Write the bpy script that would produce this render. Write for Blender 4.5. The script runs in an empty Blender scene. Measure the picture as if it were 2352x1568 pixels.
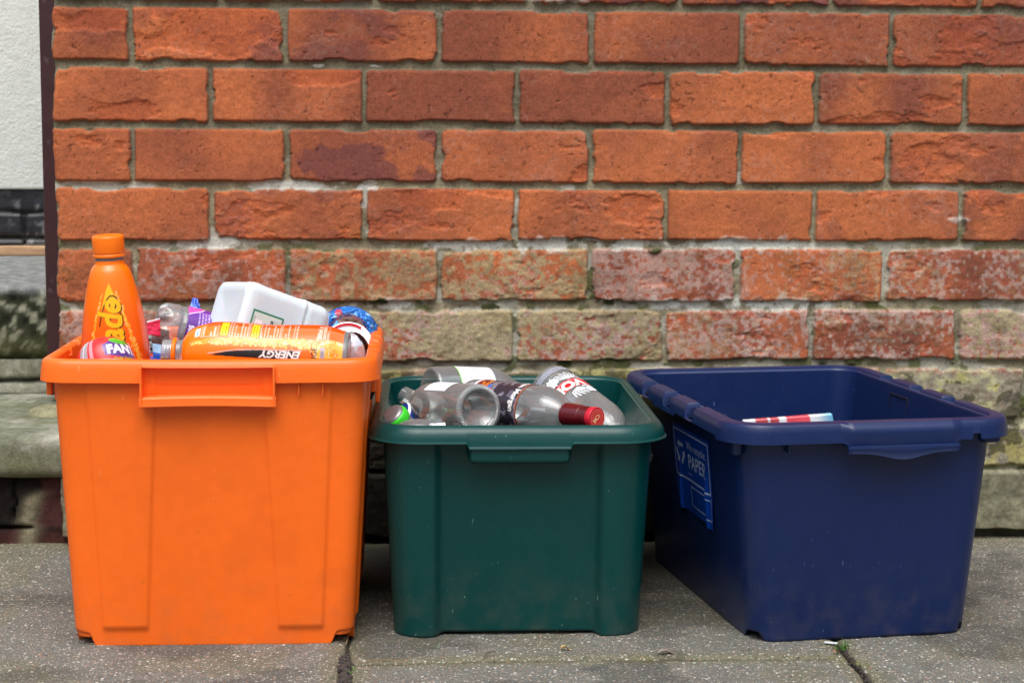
import bpy, math, random
import numpy as np
from mathutils import Matrix, Vector
rad = math.radians
SC = bpy.context.scene
COL = SC.collection
random.seed(4)
# ------------------------------------------------------------------ camera
W2, H2 = 2352.0, 1568.0
FPX, PITCH, YAW, ROLL = 4148.105, 0.1168993, 0.0626632, 0.0049360
CAMP = np.array([0.0, -2.74126, 0.634148])
fw = np.array([math.sin(YAW)*math.cos(PITCH), math.cos(YAW)*math.cos(PITCH), -math.sin(PITCH)])
r0 = np.array([math.cos(YAW), -math.sin(YAW), 0.0]); u0 = np.cross(r0, fw)
cr = r0*math.cos(ROLL)+u0*math.sin(ROLL); cu = -r0*math.sin(ROLL)+u0*math.cos(ROLL)
cam = bpy.data.cameras.new('camera'); camo = bpy.data.objects.new('camera', cam); COL.objects.link(camo)
M = Matrix(((cr[0], cu[0], -fw[0], CAMP[0]), (cr[1], cu[1], -fw[1], CAMP[1]), (cr[2], cu[2], -fw[2], CAMP[2]), (0, 0, 0, 1)))
camo.matrix_world = M
cam.sensor_width = 36.0; cam.lens = 36.0*FPX/W2; cam.clip_end = 500; cam.clip_start = 0.05
cam.dof.use_dof = True; cam.dof.focus_distance = 2.32; cam.dof.aperture_fstop = 13.0
SC.camera = camo
def at(x, y, Y):
    """world point seen at photo position (x, y) (2352-wide) standing at depth Y"""
    d = fw*FPX + cr*(x-W2/2) + cu*(H2/2-y)
    t = (Y-CAMP[1])/d[1]
    return CAMP + t*d
# ------------------------------------------------------------------ world + sun
SUN_EL, SUN_AZ = rad(64), rad(190)      # azimuth measured clockwise from +Y
w = bpy.data.worlds.new('World'); SC.world = w; w.use_nodes = True
nt = w.node_tree; nt.nodes.clear()
sky = nt.nodes.new('ShaderNodeTexSky'); sky.sky_type = 'NISHITA'; sky.sun_disc = False
sky.sun_elevation = SUN_EL; sky.sun_rotation = SUN_AZ; sky.dust_density = 4; sky.ozone_density = 1.0
hs = nt.nodes.new('ShaderNodeHueSaturation'); hs.inputs['Saturation'].default_value = 0.5
bg = nt.nodes.new('ShaderNodeBackground'); bg.inputs['Strength'].default_value = 0.15
wo = nt.nodes.new('ShaderNodeOutputWorld')
nt.links.new(sky.outputs[0], hs.inputs['Color']); 
# overcast luminance: about three times brighter overhead than at the skyline
wt = nt.nodes.new('ShaderNodeTexCoord'); wsx = nt.nodes.new('ShaderNodeSeparateXYZ'); wm_ = nt.nodes.new('ShaderNodeMapRange'); wv_ = nt.nodes.new('ShaderNodeVectorMath'); wv_.operation = 'SCALE'
wm_.inputs['From Min'].default_value = 0; wm_.inputs['From Max'].default_value = .8; wm_.inputs['To Min'].default_value = .28; wm_.inputs['To Max'].default_value = 1.5
nt.links.new(wt.outputs['Generated'], wsx.inputs[0]); nt.links.new(wsx.outputs['Z'], wm_.inputs['Value']); nt.links.new(hs.outputs[0], wv_.inputs[0]); nt.links.new(wm_.outputs[0], wv_.inputs['Scale']); nt.links.new(wv_.outputs[0], bg.inputs[0]); nt.links.new(bg.outputs[0], wo.inputs[0])
sl = bpy.data.lights.new('sun', 'SUN'); sl.energy = 1.35; sl.angle = rad(55); sl.color = (1, 0.99, 0.97)
so = bpy.data.objects.new('sun', sl); COL.objects.link(so)
sd = Vector((math.sin(SUN_AZ)*math.cos(SUN_EL), math.cos(SUN_AZ)*math.cos(SUN_EL), math.sin(SUN_EL)))
so.rotation_euler = sd.to_track_quat('Z', 'Y').to_euler(); so.location = sd*6
SC.view_settings.view_transform = 'Standard'; SC.view_settings.look = 'None'
SC.view_settings.exposure = 0.22; SC.view_settings.gamma = 1; SC.view_settings.use_curve_mapping = False
SC.cycles.max_bounces = 10; SC.cycles.transparent_max_bounces = 24; SC.cycles.caustics_refractive = False; SC.cycles.caustics_reflective = False
SC.cycles.use_denoising = True
# ------------------------------------------------------------------ helpers
def S(r, g, b):
    f = lambda c: (c/255/12.92) if c <= 10 else ((c/255+.055)/1.055)**2.4
    return np.array([f(r), f(g), f(b)])
def ss(a, b, x):
    t = np.clip((x-a)/(b-a), 0, 1); return t*t*(3-2*t)
_tabs = {}
def vn(x, y, seed=0):
    if seed not in _tabs: _tabs[seed] = np.random.default_rng(seed).random((256, 256))
    T = _tabs[seed]; x = np.asarray(x, float); y = np.asarray(y, float)
    xi = np.floor(x).astype(int); yi = np.floor(y).astype(int); fx = x-xi; fy = y-yi
    fx = fx*fx*(3-2*fx); fy = fy*fy*(3-2*fy); a = xi & 255; b = yi & 255; c = (a+1) & 255; d = (b+1) & 255
    return (T[a, b]*(1-fx)+T[c, b]*fx)*(1-fy)+(T[a, d]*(1-fx)+T[c, d]*fx)*fy
def fbm(x, y, o=4, seed=0):
    s = 0; n = 0; a = 1.0
    for i in range(o):
        s = s+a*vn(x*2**i+i*17.3, y*2**i+i*9.1, seed+i); n += a; a *= .5
    return s/n
def mesh(name, V, F, mat=None, parent=None, col=None, smooth=True):
    me = bpy.data.meshes.new(name)
    if isinstance(F, np.ndarray):
        nf, k = F.shape
        me.vertices.add(len(V)); me.vertices.foreach_set('co', np.asarray(V, np.float32).ravel())
        me.loops.add(nf*k); me.loops.foreach_set('vertex_index', F.astype(np.int32).ravel())
        me.polygons.add(nf); me.polygons.foreach_set('loop_start', np.arange(0, nf*k, k, dtype=np.int32))
        me.update(calc_edges=True); me.validate()
    else:
        me.from_pydata([tuple(v) for v in V], [], F); me.update()
    if smooth: me.polygons.foreach_set('use_smooth', [True]*len(me.polygons))
    if col is not None:
        a = me.color_attributes.new('Col', 'FLOAT_COLOR', 'POINT')
        c = np.ones((len(V), 4), np.float32); c[:, :3] = col; a.data.foreach_set('color', c.ravel())
    if mat: me.materials.append(mat)
    o = bpy.data.objects.new(name, me); COL.objects.link(o)
    if parent: o.parent = parent
    return o
def localize(p):
    for o in p.children: o.data.transform(Matrix.Translation(-Vector(p.location)))
def sharp(o, a=32):
    o.data.set_sharp_from_angle(angle=math.radians(a)); return o
def join(lst):
    V = []; F = []; n = 0
    for v, f in lst:
        V += [tuple(a) for a in v]; F += [tuple(int(i)+n for i in q) for q in f]; n += len(v)
    return V, F
def tag(o, label, cat=None, group=None, kind=None):
    o['label'] = label
    if cat: o['category'] = cat
    if group: o['group'] = group
    if kind: o['kind'] = kind
    return o
def empty(name, loc, label, cat, group=None, rz=0):
    o = bpy.data.objects.new(name, None); COL.objects.link(o); o.location = loc; o.rotation_euler = (0, 0, rz); o.empty_display_size = .05
    return tag(o, label, cat, group)
def adopt(o, parent):
    """keep world placement of a mesh given in world coordinates while parenting it"""
    bpy.context.view_layer.update()
    o.parent = parent; o.matrix_parent_inverse = Matrix.LocRotScale(parent.location, parent.rotation_euler, None).inverted()
    return o
def grid_faces(nx, ny, off=0, wrapx=False):
    i = np.arange(nx if wrapx else nx-1); j = np.arange(ny-1); I, J = np.meshgrid(i, j); I = I.ravel(); J = J.ravel(); K = (I+1) % nx
    return np.stack([J*nx+I, J*nx+K, (J+1)*nx+K, (J+1)*nx+I], 1)+off
def rbox(hx, hy, hz, r, n=3, c=(0, 0, 0), R=None):
    """rounded box: subdivided cube pushed on to a rounded shape"""
    ts = [-1]+[-1+0.5*(1-math.cos(math.pi*.5*k/n))*0 for k in ()]+[1]
    def axis(h):
        a = [-h+r*(1-math.cos(math.pi/2*k/n)) for k in range(n+1)]
        return np.array(a+[-v for v in a[::-1]])
    X, Y, Z = axis(hx), axis(hy), axis(hz)
    V = []; F = []
    H = np.array([hx, hy, hz])
    for (a, b, cax, sgn) in ((0, 1, 2, 1), (0, 1, 2, -1), (1, 2, 0, 1), (1, 2, 0, -1), (2, 0, 1, 1), (2, 0, 1, -1)):
        A = (X, Y, Z)[a]; B = (X, Y, Z)[b]; base = len(V)
        for q in B:
            for p in A:
                v = np.zeros(3); v[a] = p; v[b] = q; v[cax] = sgn*H[cax]; V.append(v)
        m = len(A)
        for j in range(len(B)-1):
            for i in range(m-1):
                f = [base+j*m+i, base+j*m+i+1, base+(j+1)*m+i+1, base+(j+1)*m+i]
                F.append(f if sgn > 0 else f[::-1])
    V = np.array(V); core = np.clip(V, -(H-r), H-r); d = V-core; L = np.linalg.norm(d, axis=1)
    L[L == 0] = 1; V = core+d/L[:, None]*r
    key = {}; remap = []; U = []
    for v in np.round(V, 6):
        k = tuple(v)
        if k not in key: key[k] = len(U); U.append(v)
        remap.append(key[k])
    F = [[remap[i] for i in f] for f in F]; G = []
    for f in F:
        g = [f[i] for i in range(4) if f[i] != f[i-1]]
        if len(set(g)) > 2: G.append(g)
    U = np.array(U)
    if R is not None: U = U@np.array(R).T
    return U+np.array(c), G
# ------------------------------------------------------------------ materials
def mat(name, col=(.5, .5, .5), rough=.5, vcol=False, spec=.5, metal=0, bumps=(), speck=None, fine=None, sss=0, coat=0):
    """col: base colour or vertex colour; bumps: (scale, strength, distance); speck: (scale, threshold, colour, amount); fine: (scale, amount)"""
    m = bpy.data.materials.new(name); m.use_nodes = True; t = m.node_tree; N = t.nodes; L = t.links
    b = N['Principled BSDF']; b.inputs['Roughness'].default_value = rough; b.inputs['Metallic'].default_value = metal
    b.inputs['Specular IOR Level'].default_value = spec; b.inputs['Coat Weight'].default_value = coat
    tc = N.new('ShaderNodeTexCoord'); src = tc.outputs['Object']
    if vcol:
        a = N.new('ShaderNodeAttribute'); a.attribute_name = 'Col'; c = a.outputs['Color']
    else:
        a = N.new('ShaderNodeRGB'); a.outputs[0].default_value = (*col, 1); c = a.outputs[0]
    if fine:
        for sc_, am in fine:
            n = N.new('ShaderNodeTexNoise'); n.inputs['Scale'].default_value = sc_; n.inputs['Detail'].default_value = 4; L.new(src, n.inputs['Vector'])
            mr = N.new('ShaderNodeMapRange'); mr.inputs['From Min'].default_value = .3; mr.inputs['From Max'].default_value = .7
            mr.inputs['To Min'].default_value = 1-am; mr.inputs['To Max'].default_value = 1+am; L.new(n.outputs['Fac'], mr.inputs['Value'])
            mx = N.new('ShaderNodeVectorMath'); mx.operation = 'SCALE'; L.new(c, mx.inputs[0]); L.new(mr.outputs[0], mx.inputs['Scale']); c = mx.outputs[0]
    for sp in (speck or ()):
        sc_, th, cc, am = sp[:4]; st = sp[4] if len(sp) > 4 else (1, 1, 1)
        mp = N.new('ShaderNodeMapping'); mp.inputs['Scale'].default_value = st; L.new(src, mp.inputs[0])
        n = N.new('ShaderNodeTexNoise'); n.inputs['Scale'].default_value = sc_; n.inputs['Detail'].default_value = 3; L.new(mp.outputs[0], n.inputs['Vector'])
        mr = N.new('ShaderNodeMapRange'); mr.inputs['From Min'].default_value = th; mr.inputs['From Max'].default_value = th+.04
        mr.inputs['To Max'].default_value = am; L.new(n.outputs['Fac'], mr.inputs['Value'])
        mx = N.new('ShaderNodeMix'); mx.data_type = 'RGBA'; L.new(mr.outputs[0], mx.inputs['Factor']); L.new(c, mx.inputs['A']); mx.inputs['B'].default_value = (*cc, 1); c = mx.outputs['Result']
    L.new(c, b.inputs['Base Color'])
    nrm = None
    for sc_, st, di in bumps:
        n = N.new('ShaderNodeTexNoise'); n.inputs['Scale'].default_value = sc_; n.inputs['Detail'].default_value = 5; L.new(src, n.inputs['Vector'])
        bp = N.new('ShaderNodeBump'); bp.inputs['Strength'].default_value = st; bp.inputs['Distance'].default_value = di; L.new(n.outputs['Fac'], bp.inputs['Height'])
        if nrm: L.new(nrm, bp.inputs['Normal'])
        nrm = bp.outputs[0]
    if nrm: L.new(nrm, b.inputs['Normal'])
    if sss: b.inputs['Subsurface Weight'].default_value = sss; b.inputs['Subsurface Scale'].default_value = .01
    return m
def glass_mat(name, tint=(.94, .96, .955), edge=(.62, .70, .67), rough=.04, ior=1.5, milk=0.16):
    m = bpy.data.materials.new(name); m.use_nodes = True; t = m.node_tree; N = t.nodes; L = t.links; N.clear()
    out = N.new('ShaderNodeOutputMaterial'); tr = N.new('ShaderNodeBsdfTransparent'); gl = N.new('ShaderNodeBsdfGlossy'); gl.inputs['Roughness'].default_value = rough
    lw = N.new('ShaderNodeLayerWeight'); lw.inputs['Blend'].default_value = .35
    tc = N.new('ShaderNodeTexCoord'); nz = N.new('ShaderNodeTexNoise'); nz.inputs['Scale'].default_value = 26; L.new(tc.outputs['Object'], nz.inputs['Vector'])
    bp = N.new('ShaderNodeBump'); bp.inputs['Strength'].default_value = .15; bp.inputs['Distance'].default_value = .003; L.new(nz.outputs['Fac'], bp.inputs['Height'])
    L.new(bp.outputs[0], gl.inputs['Normal'])
    mx = N.new('ShaderNodeMix'); mx.data_type = 'RGBA'; L.new(lw.outputs['Facing'], mx.inputs['Factor']); mx.inputs['A'].default_value = (*tint, 1); mx.inputs['B'].default_value = (*edge, 1)
    L.new(mx.outputs['Result'], tr.inputs['Color'])
    fr = N.new('ShaderNodeFresnel'); fr.inputs['IOR'].default_value = ior; L.new(bp.outputs[0], fr.inputs['Normal'])
    ad = N.new('ShaderNodeMath'); ad.operation = 'MULTIPLY_ADD'; ad.inputs[1].default_value = 1.0; ad.inputs[2].default_value = .05; L.new(fr.outputs[0], ad.inputs[0]); ad.use_clamp = True
    ms = N.new('ShaderNodeMixShader'); L.new(ad.outputs[0], ms.inputs[0]); L.new(tr.outputs[0], ms.inputs[1]); L.new(gl.outputs[0], ms.inputs[2]); last = ms.outputs[0]
    if milk:  # pale diffuse share stands in for sky light reflected and refracted by the walls
        df = N.new('ShaderNodeBsdfDiffuse'); df.inputs[0].default_value = (.82, .84, .84, 1); m2 = N.new('ShaderNodeMixShader'); m2.inputs[0].default_value = milk
        L.new(last, m2.inputs[1]); L.new(df.outputs[0], m2.inputs[2]); last = m2.outputs[0]
    L.new(last, out.inputs[0]); return m
GLASS = glass_mat('clear_glass'); PET = glass_mat('clear_plastic', (.95, .95, .97), (.6, .61, .65), .08, 1.55, .2)
PRINT = mat('printed_label', vcol=True, rough=.22, spec=.5)
PAPERM = mat('printed_paper', vcol=True, rough=.6, spec=.3)
# ------------------------------------------------------------------ drawing surface for labels (colour per vertex)
class Canvas:
    def __init__(s, w_, h_, bg, res=3000):
        s.w, s.h, s.res = w_, h_, res; s.nx, s.ny = int(w_*res), int(h_*res); s.a = np.empty((s.ny, s.nx, 3)); s.a[:] = bg
        s.X, s.Y = np.meshgrid((np.arange(s.nx)+.5)/res, (np.arange(s.ny)+.5)/res)
    def put(s, m, c): s.a[m] = c; return s
    def ell(s, cx, cy, rx, ry, c, rot=0):
        x = s.X-cx; y = s.Y-cy; k, q = math.cos(rot), math.sin(rot); X = x*k+y*q; Y = -x*q+y*k
        return s.put((X/rx)**2+(Y/ry)**2 < 1, c)
    def rect(s, x0, y0, x1, y1, c): return s.put((s.X > x0) & (s.X < x1) & (s.Y > y0) & (s.Y < y1), c)
    def frame(s, x0, y0, x1, y1, t, c):
        s.rect(x0, y0, x1, y0+t, c); s.rect(x0, y1-t, x1, y1, c); s.rect(x0, y0, x0+t, y1, c); s.rect(x1-t, y0, x1, y1, c)
    def line(s, pts, w_, c):
        for (x0, y0), (x1, y1) in zip(pts[:-1], pts[1:]):
            dx, dy = x1-x0, y1-y0; l2 = dx*dx+dy*dy+1e-12; t = np.clip(((s.X-x0)*dx+(s.Y-y0)*dy)/l2, 0, 1)
            s.put((s.X-x0-t*dx)**2+(s.Y-y0-t*dy)**2 < (w_/2)**2, c)
    def poly(s, pts, c):
        ins = np.zeros(s.X.shape, bool); n = len(pts)
        for i in range(n):
            (x0, y0), (x1, y1) = pts[i], pts[(i+1) % n]
            if y0 == y1: continue
            cr_ = ((s.Y >= min(y0, y1)) & (s.Y < max(y0, y1))); xx = x0+(s.Y-y0)*(x1-x0)/(y1-y0); ins ^= cr_ & (s.X < xx)
        return s.put(ins, c)
    def text(s, txt, cx, cy, size, c, rot=0, shear=0, bold=0.0, sx=1.0, align='CENTER'):
        cu_ = bpy.data.curves.new('t', 'FONT'); cu_.body = txt; cu_.size = 1; cu_.shear = shear; cu_.offset = bold; cu_.align_x = align; cu_.align_y = 'CENTER'; cu_.resolution_u = 3
        o = bpy.data.objects.new('t', cu_); me = o.to_mesh(); me.calc_loop_triangles()
        V = np.array([v.co[:2] for v in me.vertices]).reshape(-1, 2); T = [tuple(t.vertices) for t in me.loop_triangles]; o.to_mesh_clear(); bpy.data.objects.remove(o); bpy.data.curves.remove(cu_)
        if not len(V): return s
        V = V*np.array([size*sx, size]); k, q = math.cos(rot), math.sin(rot); V = V@np.array([[k, q], [-q, k]])+np.array([cx, cy])
        for t in T:
            P = V[list(t)]; lo = np.floor(P.min(0)*s.res-1).astype(int); hi = np.ceil(P.max(0)*s.res+1).astype(int)
            x0, y0 = max(lo[0], 0), max(lo[1], 0); x1, y1 = min(hi[0], s.nx), min(hi[1], s.ny)
            if x1 <= x0 or y1 <= y0: continue
            X = s.X[y0:y1, x0:x1]; Y = s.Y[y0:y1, x0:x1]; (ax, ay), (bx, by), (cx_, cy_) = P
            e = lambda ax, ay, bx, by: (bx-ax)*(Y-ay)-(by-ay)*(X-ax)
            a, b, d = e(ax, ay, bx, by), e(bx, by, cx_, cy_), e(cx_, cy_, ax, ay)
            m = ((a >= 0) & (b >= 0) & (d >= 0)) | ((a <= 0) & (b <= 0) & (d <= 0)); s.a[y0:y1, x0:x1][m] = c
        return s
    def small(s, x0, y0, x1, y1, n, c, vertical=False, seed=1, th=.45):
        """rows of unreadable small print"""
        rg = random.Random(seed)
        for i in range(n):
            p = 0.0
            while p < 1:
                L = rg.uniform(.04, .16)
                a0, a1 = p, min(1, p+L); p += L+.03
                if rg.random() < .12: break
                q0 = (i+.5-th/2)/n; q1 = (i+.5+th/2)/n
                if vertical: s.rect(x0+(x1-x0)*q0, y0+(y1-y0)*a0, x0+(x1-x0)*q1, y0+(y1-y0)*a1, c)
                else: s.rect(x0+(x1-x0)*a0, y0+(y1-y0)*q0, x0+(x1-x0)*a1, y0+(y1-y0)*q1, c)
    def bubbles(s, pathf, n, spread, cols, seed=2, rmin=.0005, rmax=.0022):
        rg = random.Random(seed)
        for i in range(n):
            t = rg.random(); x, y = pathf(t); sp_ = spread*(0.3+t); x += rg.gauss(0, sp_); y += rg.gauss(0, sp_); r = rmin+(rmax-rmin)*rg.random()**3
            s.ell(x, y, r, r*1.3, cols[rg.randrange(len(cols))])
            if r > .0009: s.ell(x-r*.2, y+r*.3, r*.35, r*.35, S(255, 245, 200))
    def sample(s, U, V):
        if not hasattr(s, 'b'):
            b = s.a.copy()
            for ax in (0, 1): b = (np.roll(b, 1, ax)+b+np.roll(b, -1, ax))/3
            s.b = b
        i = np.clip((U*s.res).astype(int), 0, s.nx-1); j = np.clip((V*s.res).astype(int), 0, s.ny-1); return s.b[j, i]
def resample(prof, step):
    P = [np.array(prof[0], float)]
    for a, b in zip(prof[:-1], prof[1:]):
        a = np.array(a, float); b = np.array(b, float); n = max(1, int(np.ceil(np.linalg.norm(b-a)/step)))
        for k in range(1, n+1): P.append(a+(b-a)*k/n)
    return np.array(P)
def smoothprof(prof, it=2):
    P = [np.array(p, float) for p in prof]
    for _ in range(it):
        Q = [P[0]]
        for a, b in zip(P[:-1], P[1:]): Q += [a*.75+b*.25, a*.25+b*.75]
        Q.append(P[-1]); P = Q
    return [tuple(p) for p in P]
def lathe(prof, n=64, th0=-math.pi, th1=math.pi, disp=None):
    """prof: (radius, height) list. theta 0 = local +x. returns V, F, theta, height"""
    full = abs(th1-th0-2*math.pi) < 1e-6; P = np.asarray(prof, float)
    th = np.linspace(th0, th1, n, endpoint=not full); T, R = np.meshgrid(th, P[:, 0]); _, A = np.meshgrid(th, P[:, 1])
    if disp is not None: R = R+disp(T, A)
    V = np.stack([R*np.cos(T), R*np.sin(T), A], -1).reshape(-1, 3); return V, grid_faces(n, len(P), 0, full), T.ravel(), A.ravel()
def axm(p0, p1, face=(0, -1, .1)):
    z = np.array(p1, float)-np.array(p0, float); z /= np.linalg.norm(z); f = np.array(face, float); x = f-z*(f@z); x /= np.linalg.norm(x); y = np.cross(z, x)
    return Matrix(((x[0], y[0], z[0], p0[0]), (x[1], y[1], z[1], p0[1]), (x[2], y[2], z[2], p0[2]), (0, 0, 0, 1)))
def thing(name, mtx, label, cat, group=None):
    o = bpy.data.objects.new(name, None); COL.objects.link(o); o.matrix_world = mtx; o.empty_display_size = .04
    return tag(o, label, cat, group)
def sleeve(name, prof, a0, a1, canv, parent, th0=-math.pi, th1=math.pi, off=.0006, n=300, m=None, step=.0008, Rref=None, disp=None):
    P = [p for p in resample(smoothprof(prof, 0), step) if a0 <= p[1] <= a1]; P = [(p[0]+off, p[1]) for p in P]
    V, F, T, A = lathe(P, n, th0, th1, disp); R = Rref or max(p[0] for p in P)
    C = canv.sample((T-th0)*R, A-a0)
    return mesh(name, V, F, m or PRINT, parent, C)
# ------------------------------------------------------------------ brick wall
BX0 = -.5125
rowtop = [.900, .8107, .7223, .6331, .5439, .4536, .3602, .2690, .1805, .1060]
mort = [.010, .010, .0095, .0095, .012, .0125, .012, .0095, .008, .006]
def joints(k, q): return [k+.229*i for i in range(q, 14)]
J0 = [-.3973+.2290*i for i in range(0, 14)]; J1 = [-.2808+.2290*i for i in range(0, 14)]
JT = [None]*len(rowtop)
for i in range(len(rowtop)): JT[i] = J0 if i % 2 else J1
JT[0] = [v+.018 for v in J1]; JT[9] = [-.06+.31*i for i in range(0, 10)]
#            tone rough spall yellow white dark
DEF = (.5, .35, .62, 0.0, .04, 0.0)
BR = {(1, 0): (.35, .9, .60, 0, .0, 0), (1, 1): (.4, 1.0, .52, 0, .03, .25), (1, 2): (.78, .5, .66, .12, .10, .3), (1, 3): (.8, .3, .7, 0, .05, .05), (1, 4): (.82, .35, .7, .0, .14, .05), (1, 5): (.75, .6, .6, .2, .12, .1), (1, 6): (.8, .6, .58, 0, .05, .2),
      (2, 0): (.3, .6, .56, 0, .03, .1), (2, 1): (.5, .4, .64, 0, .1, 0), (2, 2): (.9, .2, .74, 0, .02, .05), (2, 3): (.75, .4, .64, 0, .1, 0), (2, 4): (.45, .6, .6, 0, .2, 0), (2, 5): (.7, .6, .6, .1, .12, .1), (2, 6): (.6, .4, .62, 0, .05, .1),
      (3, 0): (.3, .9, .56, 0, .0, 0), (3, 1): (.22, .2, .72, 0, .02, 0), (3, 2): (.45, .4, .62, 0, .05, .48), (3, 3): (.5, .4, .66, 0, .2, .1), (3, 4): (.25, .4, .66, 0, .04, .1), (3, 5): (.45, .4, .66, .05, .15, .15), (3, 6): (.6, 1.0, .54, .03, .08, .2),
      (4, 0): (.25, .6, .60, 0, .03, 0), (4, 1): (.4, 1.0, .52, 0, .12, .25), (4, 2): (.3, .5, .50, 0, .12, .1), (4, 3): (.3, .7, .55, 0, .12, .1), (4, 4): (.2, .2, .7, 0, .06, 0), (4, 5): (.3, .3, .66, 0, .2, .2), (4, 6): (.35, 1.1, .55, 0, .05, .25),
      (0, 3): (.9, .8, .56, .1, .1, .5), (0, 4): (.95, .8, .56, .0, .05, .6), (0, 5): (.7, .8, .56, .0, .05, .3), (5, 0): (.4, .9, .56, .05, .1, 0), (5, 1): (.5, .8, .56, .05, .36, .1), (5, 2): (.35, .5, .6, .6, .3, 0), (5, 3): (.35, .5, .6, .72, .3, 0), (5, 4): (.8, .5, .6, .15, .5, .1), (5, 5): (.15, .5, .62, .38, .3, 0), (5, 6): (.7, .7, .6, .25, .6, 0), (5, 7): (.6, .7, .6, .3, .7, 0),
      (6, 0): (.8, .7, .6, .1, .5, .1), (6, 1): (.8, .7, .6, .3, .55, .1), (6, 2): (.6, .5, .6, 1.25, .7, .05), (6, 3): (.6, .5, .6, 1.2, .68, .05), (6, 4): (.4, .6, .6, .35, .5, 0), (6, 5): (.9, .7, .6, .25, .6, .2), (6, 6): (.8, .7, .6, .85, .8, .0), (6, 7): (.7, .7, .6, .85, .8, .0)}
def wall_fn(X, Z):
    rg = np.random.default_rng(11)
    wx = (fbm(X*38, Z*38, 3, 3)-.5)*.0030; wz = (fbm(X*34+40, Z*34, 3, 7)-.5)*.0020
    Xw = X+wx; Zw = Z+wz
    rt = np.array(rowtop); mid = rt+np.array([.010]+mort[:-1])/2
    row = np.searchsorted(-mid, -Zw, side='right')-1       # row index: 0 top
    above = row < 0; per = .0892
    n = X.shape; H = np.zeros(n); C = np.zeros(n+(3,)); B = np.zeros(n)
    # courses above the listed ones repeat the pattern upward
    up = np.where(Zw > mid[0], np.ceil((Zw-mid[0])/per), 0).astype(int)
    Zl = Zw-up*per; Rid = np.where(up > 0, -up, row)
    Zl = np.where(up > 0, Zl, Zw)
    allrows = np.unique(Rid)
    c_or = S(186, 107, 67); c_br = S(138, 79, 59); c_pk = S(176, 98, 84)
    mcol = S(152, 144, 118)
    low = ss(.56, .40, Z)                                    # weathered band near the ground
    # mortar
    mn = fbm(X*60, Z*60, 4, 21); gr = vn(X*420, Z*420, 22)
    C[:] = mcol*(1-.28*ss(.56, .60, Z)[..., None])*(.55+.6*mn[..., None])*(.82+.36*gr[..., None])
    whp = ss(.52, .60, fbm(X*15, Z*42, 4, 25)+.12*low-.06)
    wamt = np.where(Z > .57, .12, np.where(Z > .50, .75, .55))
    C[:] = C*(1-(whp*wamt)[..., None])+S(196, 196, 184)*(whp*wamt)[..., None]
    H += -.0045+.0022*(mn-.5)+.0006*(gr-.5)
    for r in allrows:
        m = Rid == r
        if r >= 0:
            top = rowtop[r]; bot = (rowtop[r+1]+mort[r]) if r+1 < len(rowtop) else .006; J = JT[r]
        else:
            top = rowtop[0]; bot = rowtop[1]+mort[0]; J = [v+.012*((r*7) % 3-1) for v in (J0 if r % 2 else J1)]
        x = Xw[m]; z = Zl[m]; k = np.searchsorted(J, x)
        for b in np.unique(k):
            q = k == b; rr = np.random.default_rng((int(r)+60)*131+int(b)*7+5)
            jw = rr.uniform(.0028, .0042); xl = (J[b-1]+jw) if b > 0 else BX0; xr = (J[b]-jw) if b < len(J) else 5.0
            par = BR.get((int(r), int(b)))
            if par is None:
                par = (rr.uniform(.2, .9), rr.uniform(.3, .9), rr.uniform(.55, .7), .0 if r < 5 else rr.uniform(.5, .95), .08 if r < 5 else rr.uniform(.45, .8), .15)
            tone, rough, sp_, yel, whi, drk = par; yel = yel*.82; whi = whi+.06*(r >= 5)+.12*(r == 6)
            wj = rr.uniform(-.001, .001, 4); hx = (xr-xl)/2; hz = (top-bot)/2
            X_ = x[q]; Z_ = z[q]; Zr = Z[m][q]; dx = X_-(xl+xr)/2; dz = Z_-(top+bot)/2-dx*rr.uniform(-.008, .008)
            cr_ = rr.uniform(.003, .009)
            ax = np.abs(dx)-(hx+wj[0]-cr_); az = np.abs(dz)-(hz+wj[1]-cr_)
            sdv = np.hypot(np.maximum(ax, 0), np.maximum(az, 0))+np.minimum(np.maximum(ax, az), 0)-cr_
            o = int(b)*13.7+int(r)*5.1
            chip = np.maximum(0, fbm(X_*26+o, Zr*40+o, 4, 31)-.56)*(.012+.035*rough); sdv = sdv+chip*ss(-.012, 0, sdv)
            bm = ss(.0014, -.0016, sdv)
            rnd = ss(-.006, .001, sdv)
            big = fbm(X_*9+o, Zr*13-o, 4, 41); f2 = fbm(X_*30+o, Zr*46, 5, 43); f3 = fbm(X_*130, Zr*170+o, 3, 47)
            sf = fbm(X_*11+o*2, Zr*24+o, 5, 53); spl = ss(sp_+.03, sp_+.045, sf); spl2 = ss(sp_+.08, sp_+.09, sf)
            h = .0035+rr.uniform(-.0012, .0012)+dx*rr.uniform(-.006, .006)+(f2-.5)*.0020*rough+(f3-.5)*.0009*(.3+rough)-.0018*rnd**2-spl*.0013-spl2*.0010
            tt = np.clip(tone+(big-.5)*1.2+(f2-.5)*.5+(vn(X_*16+o, Z_*3, 51)-.5)*.9, 0, 1)[:, None]
            c = c_or*(1-tt)+c_br*tt
            c = c*(1-.22*spl[:, None])+S(190, 84, 44)*(.22*spl[:, None])
            c = c*(.80+.40*f3[:, None])*(.9+.2*f2[:, None])
            dm = ss(.60-.22*drk, .66-.22*drk, fbm(X_*20+o, Zr*26-o*.5, 5, 59))*min(1, drk*1.6)
            c = c*(1-dm[:, None]*.75)+S(96, 60, 66)*(dm[:, None]*.75)
            # dirt held at arrises and in chips
            c = c*(1-.35*ss(-.004, .0005, sdv)[:, None])
            # whitish bloom and yellow-green lichen
            sp1 = fbm(X_*170+o, Zr*170, 3, 61); b1 = fbm(X_*12-o, Zr*16, 4, 63)
            wm = ss(.46, .64, sp1*.55+b1*.45+(whi-.5)*.22)*min(.8, .2+.65*whi)
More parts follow.
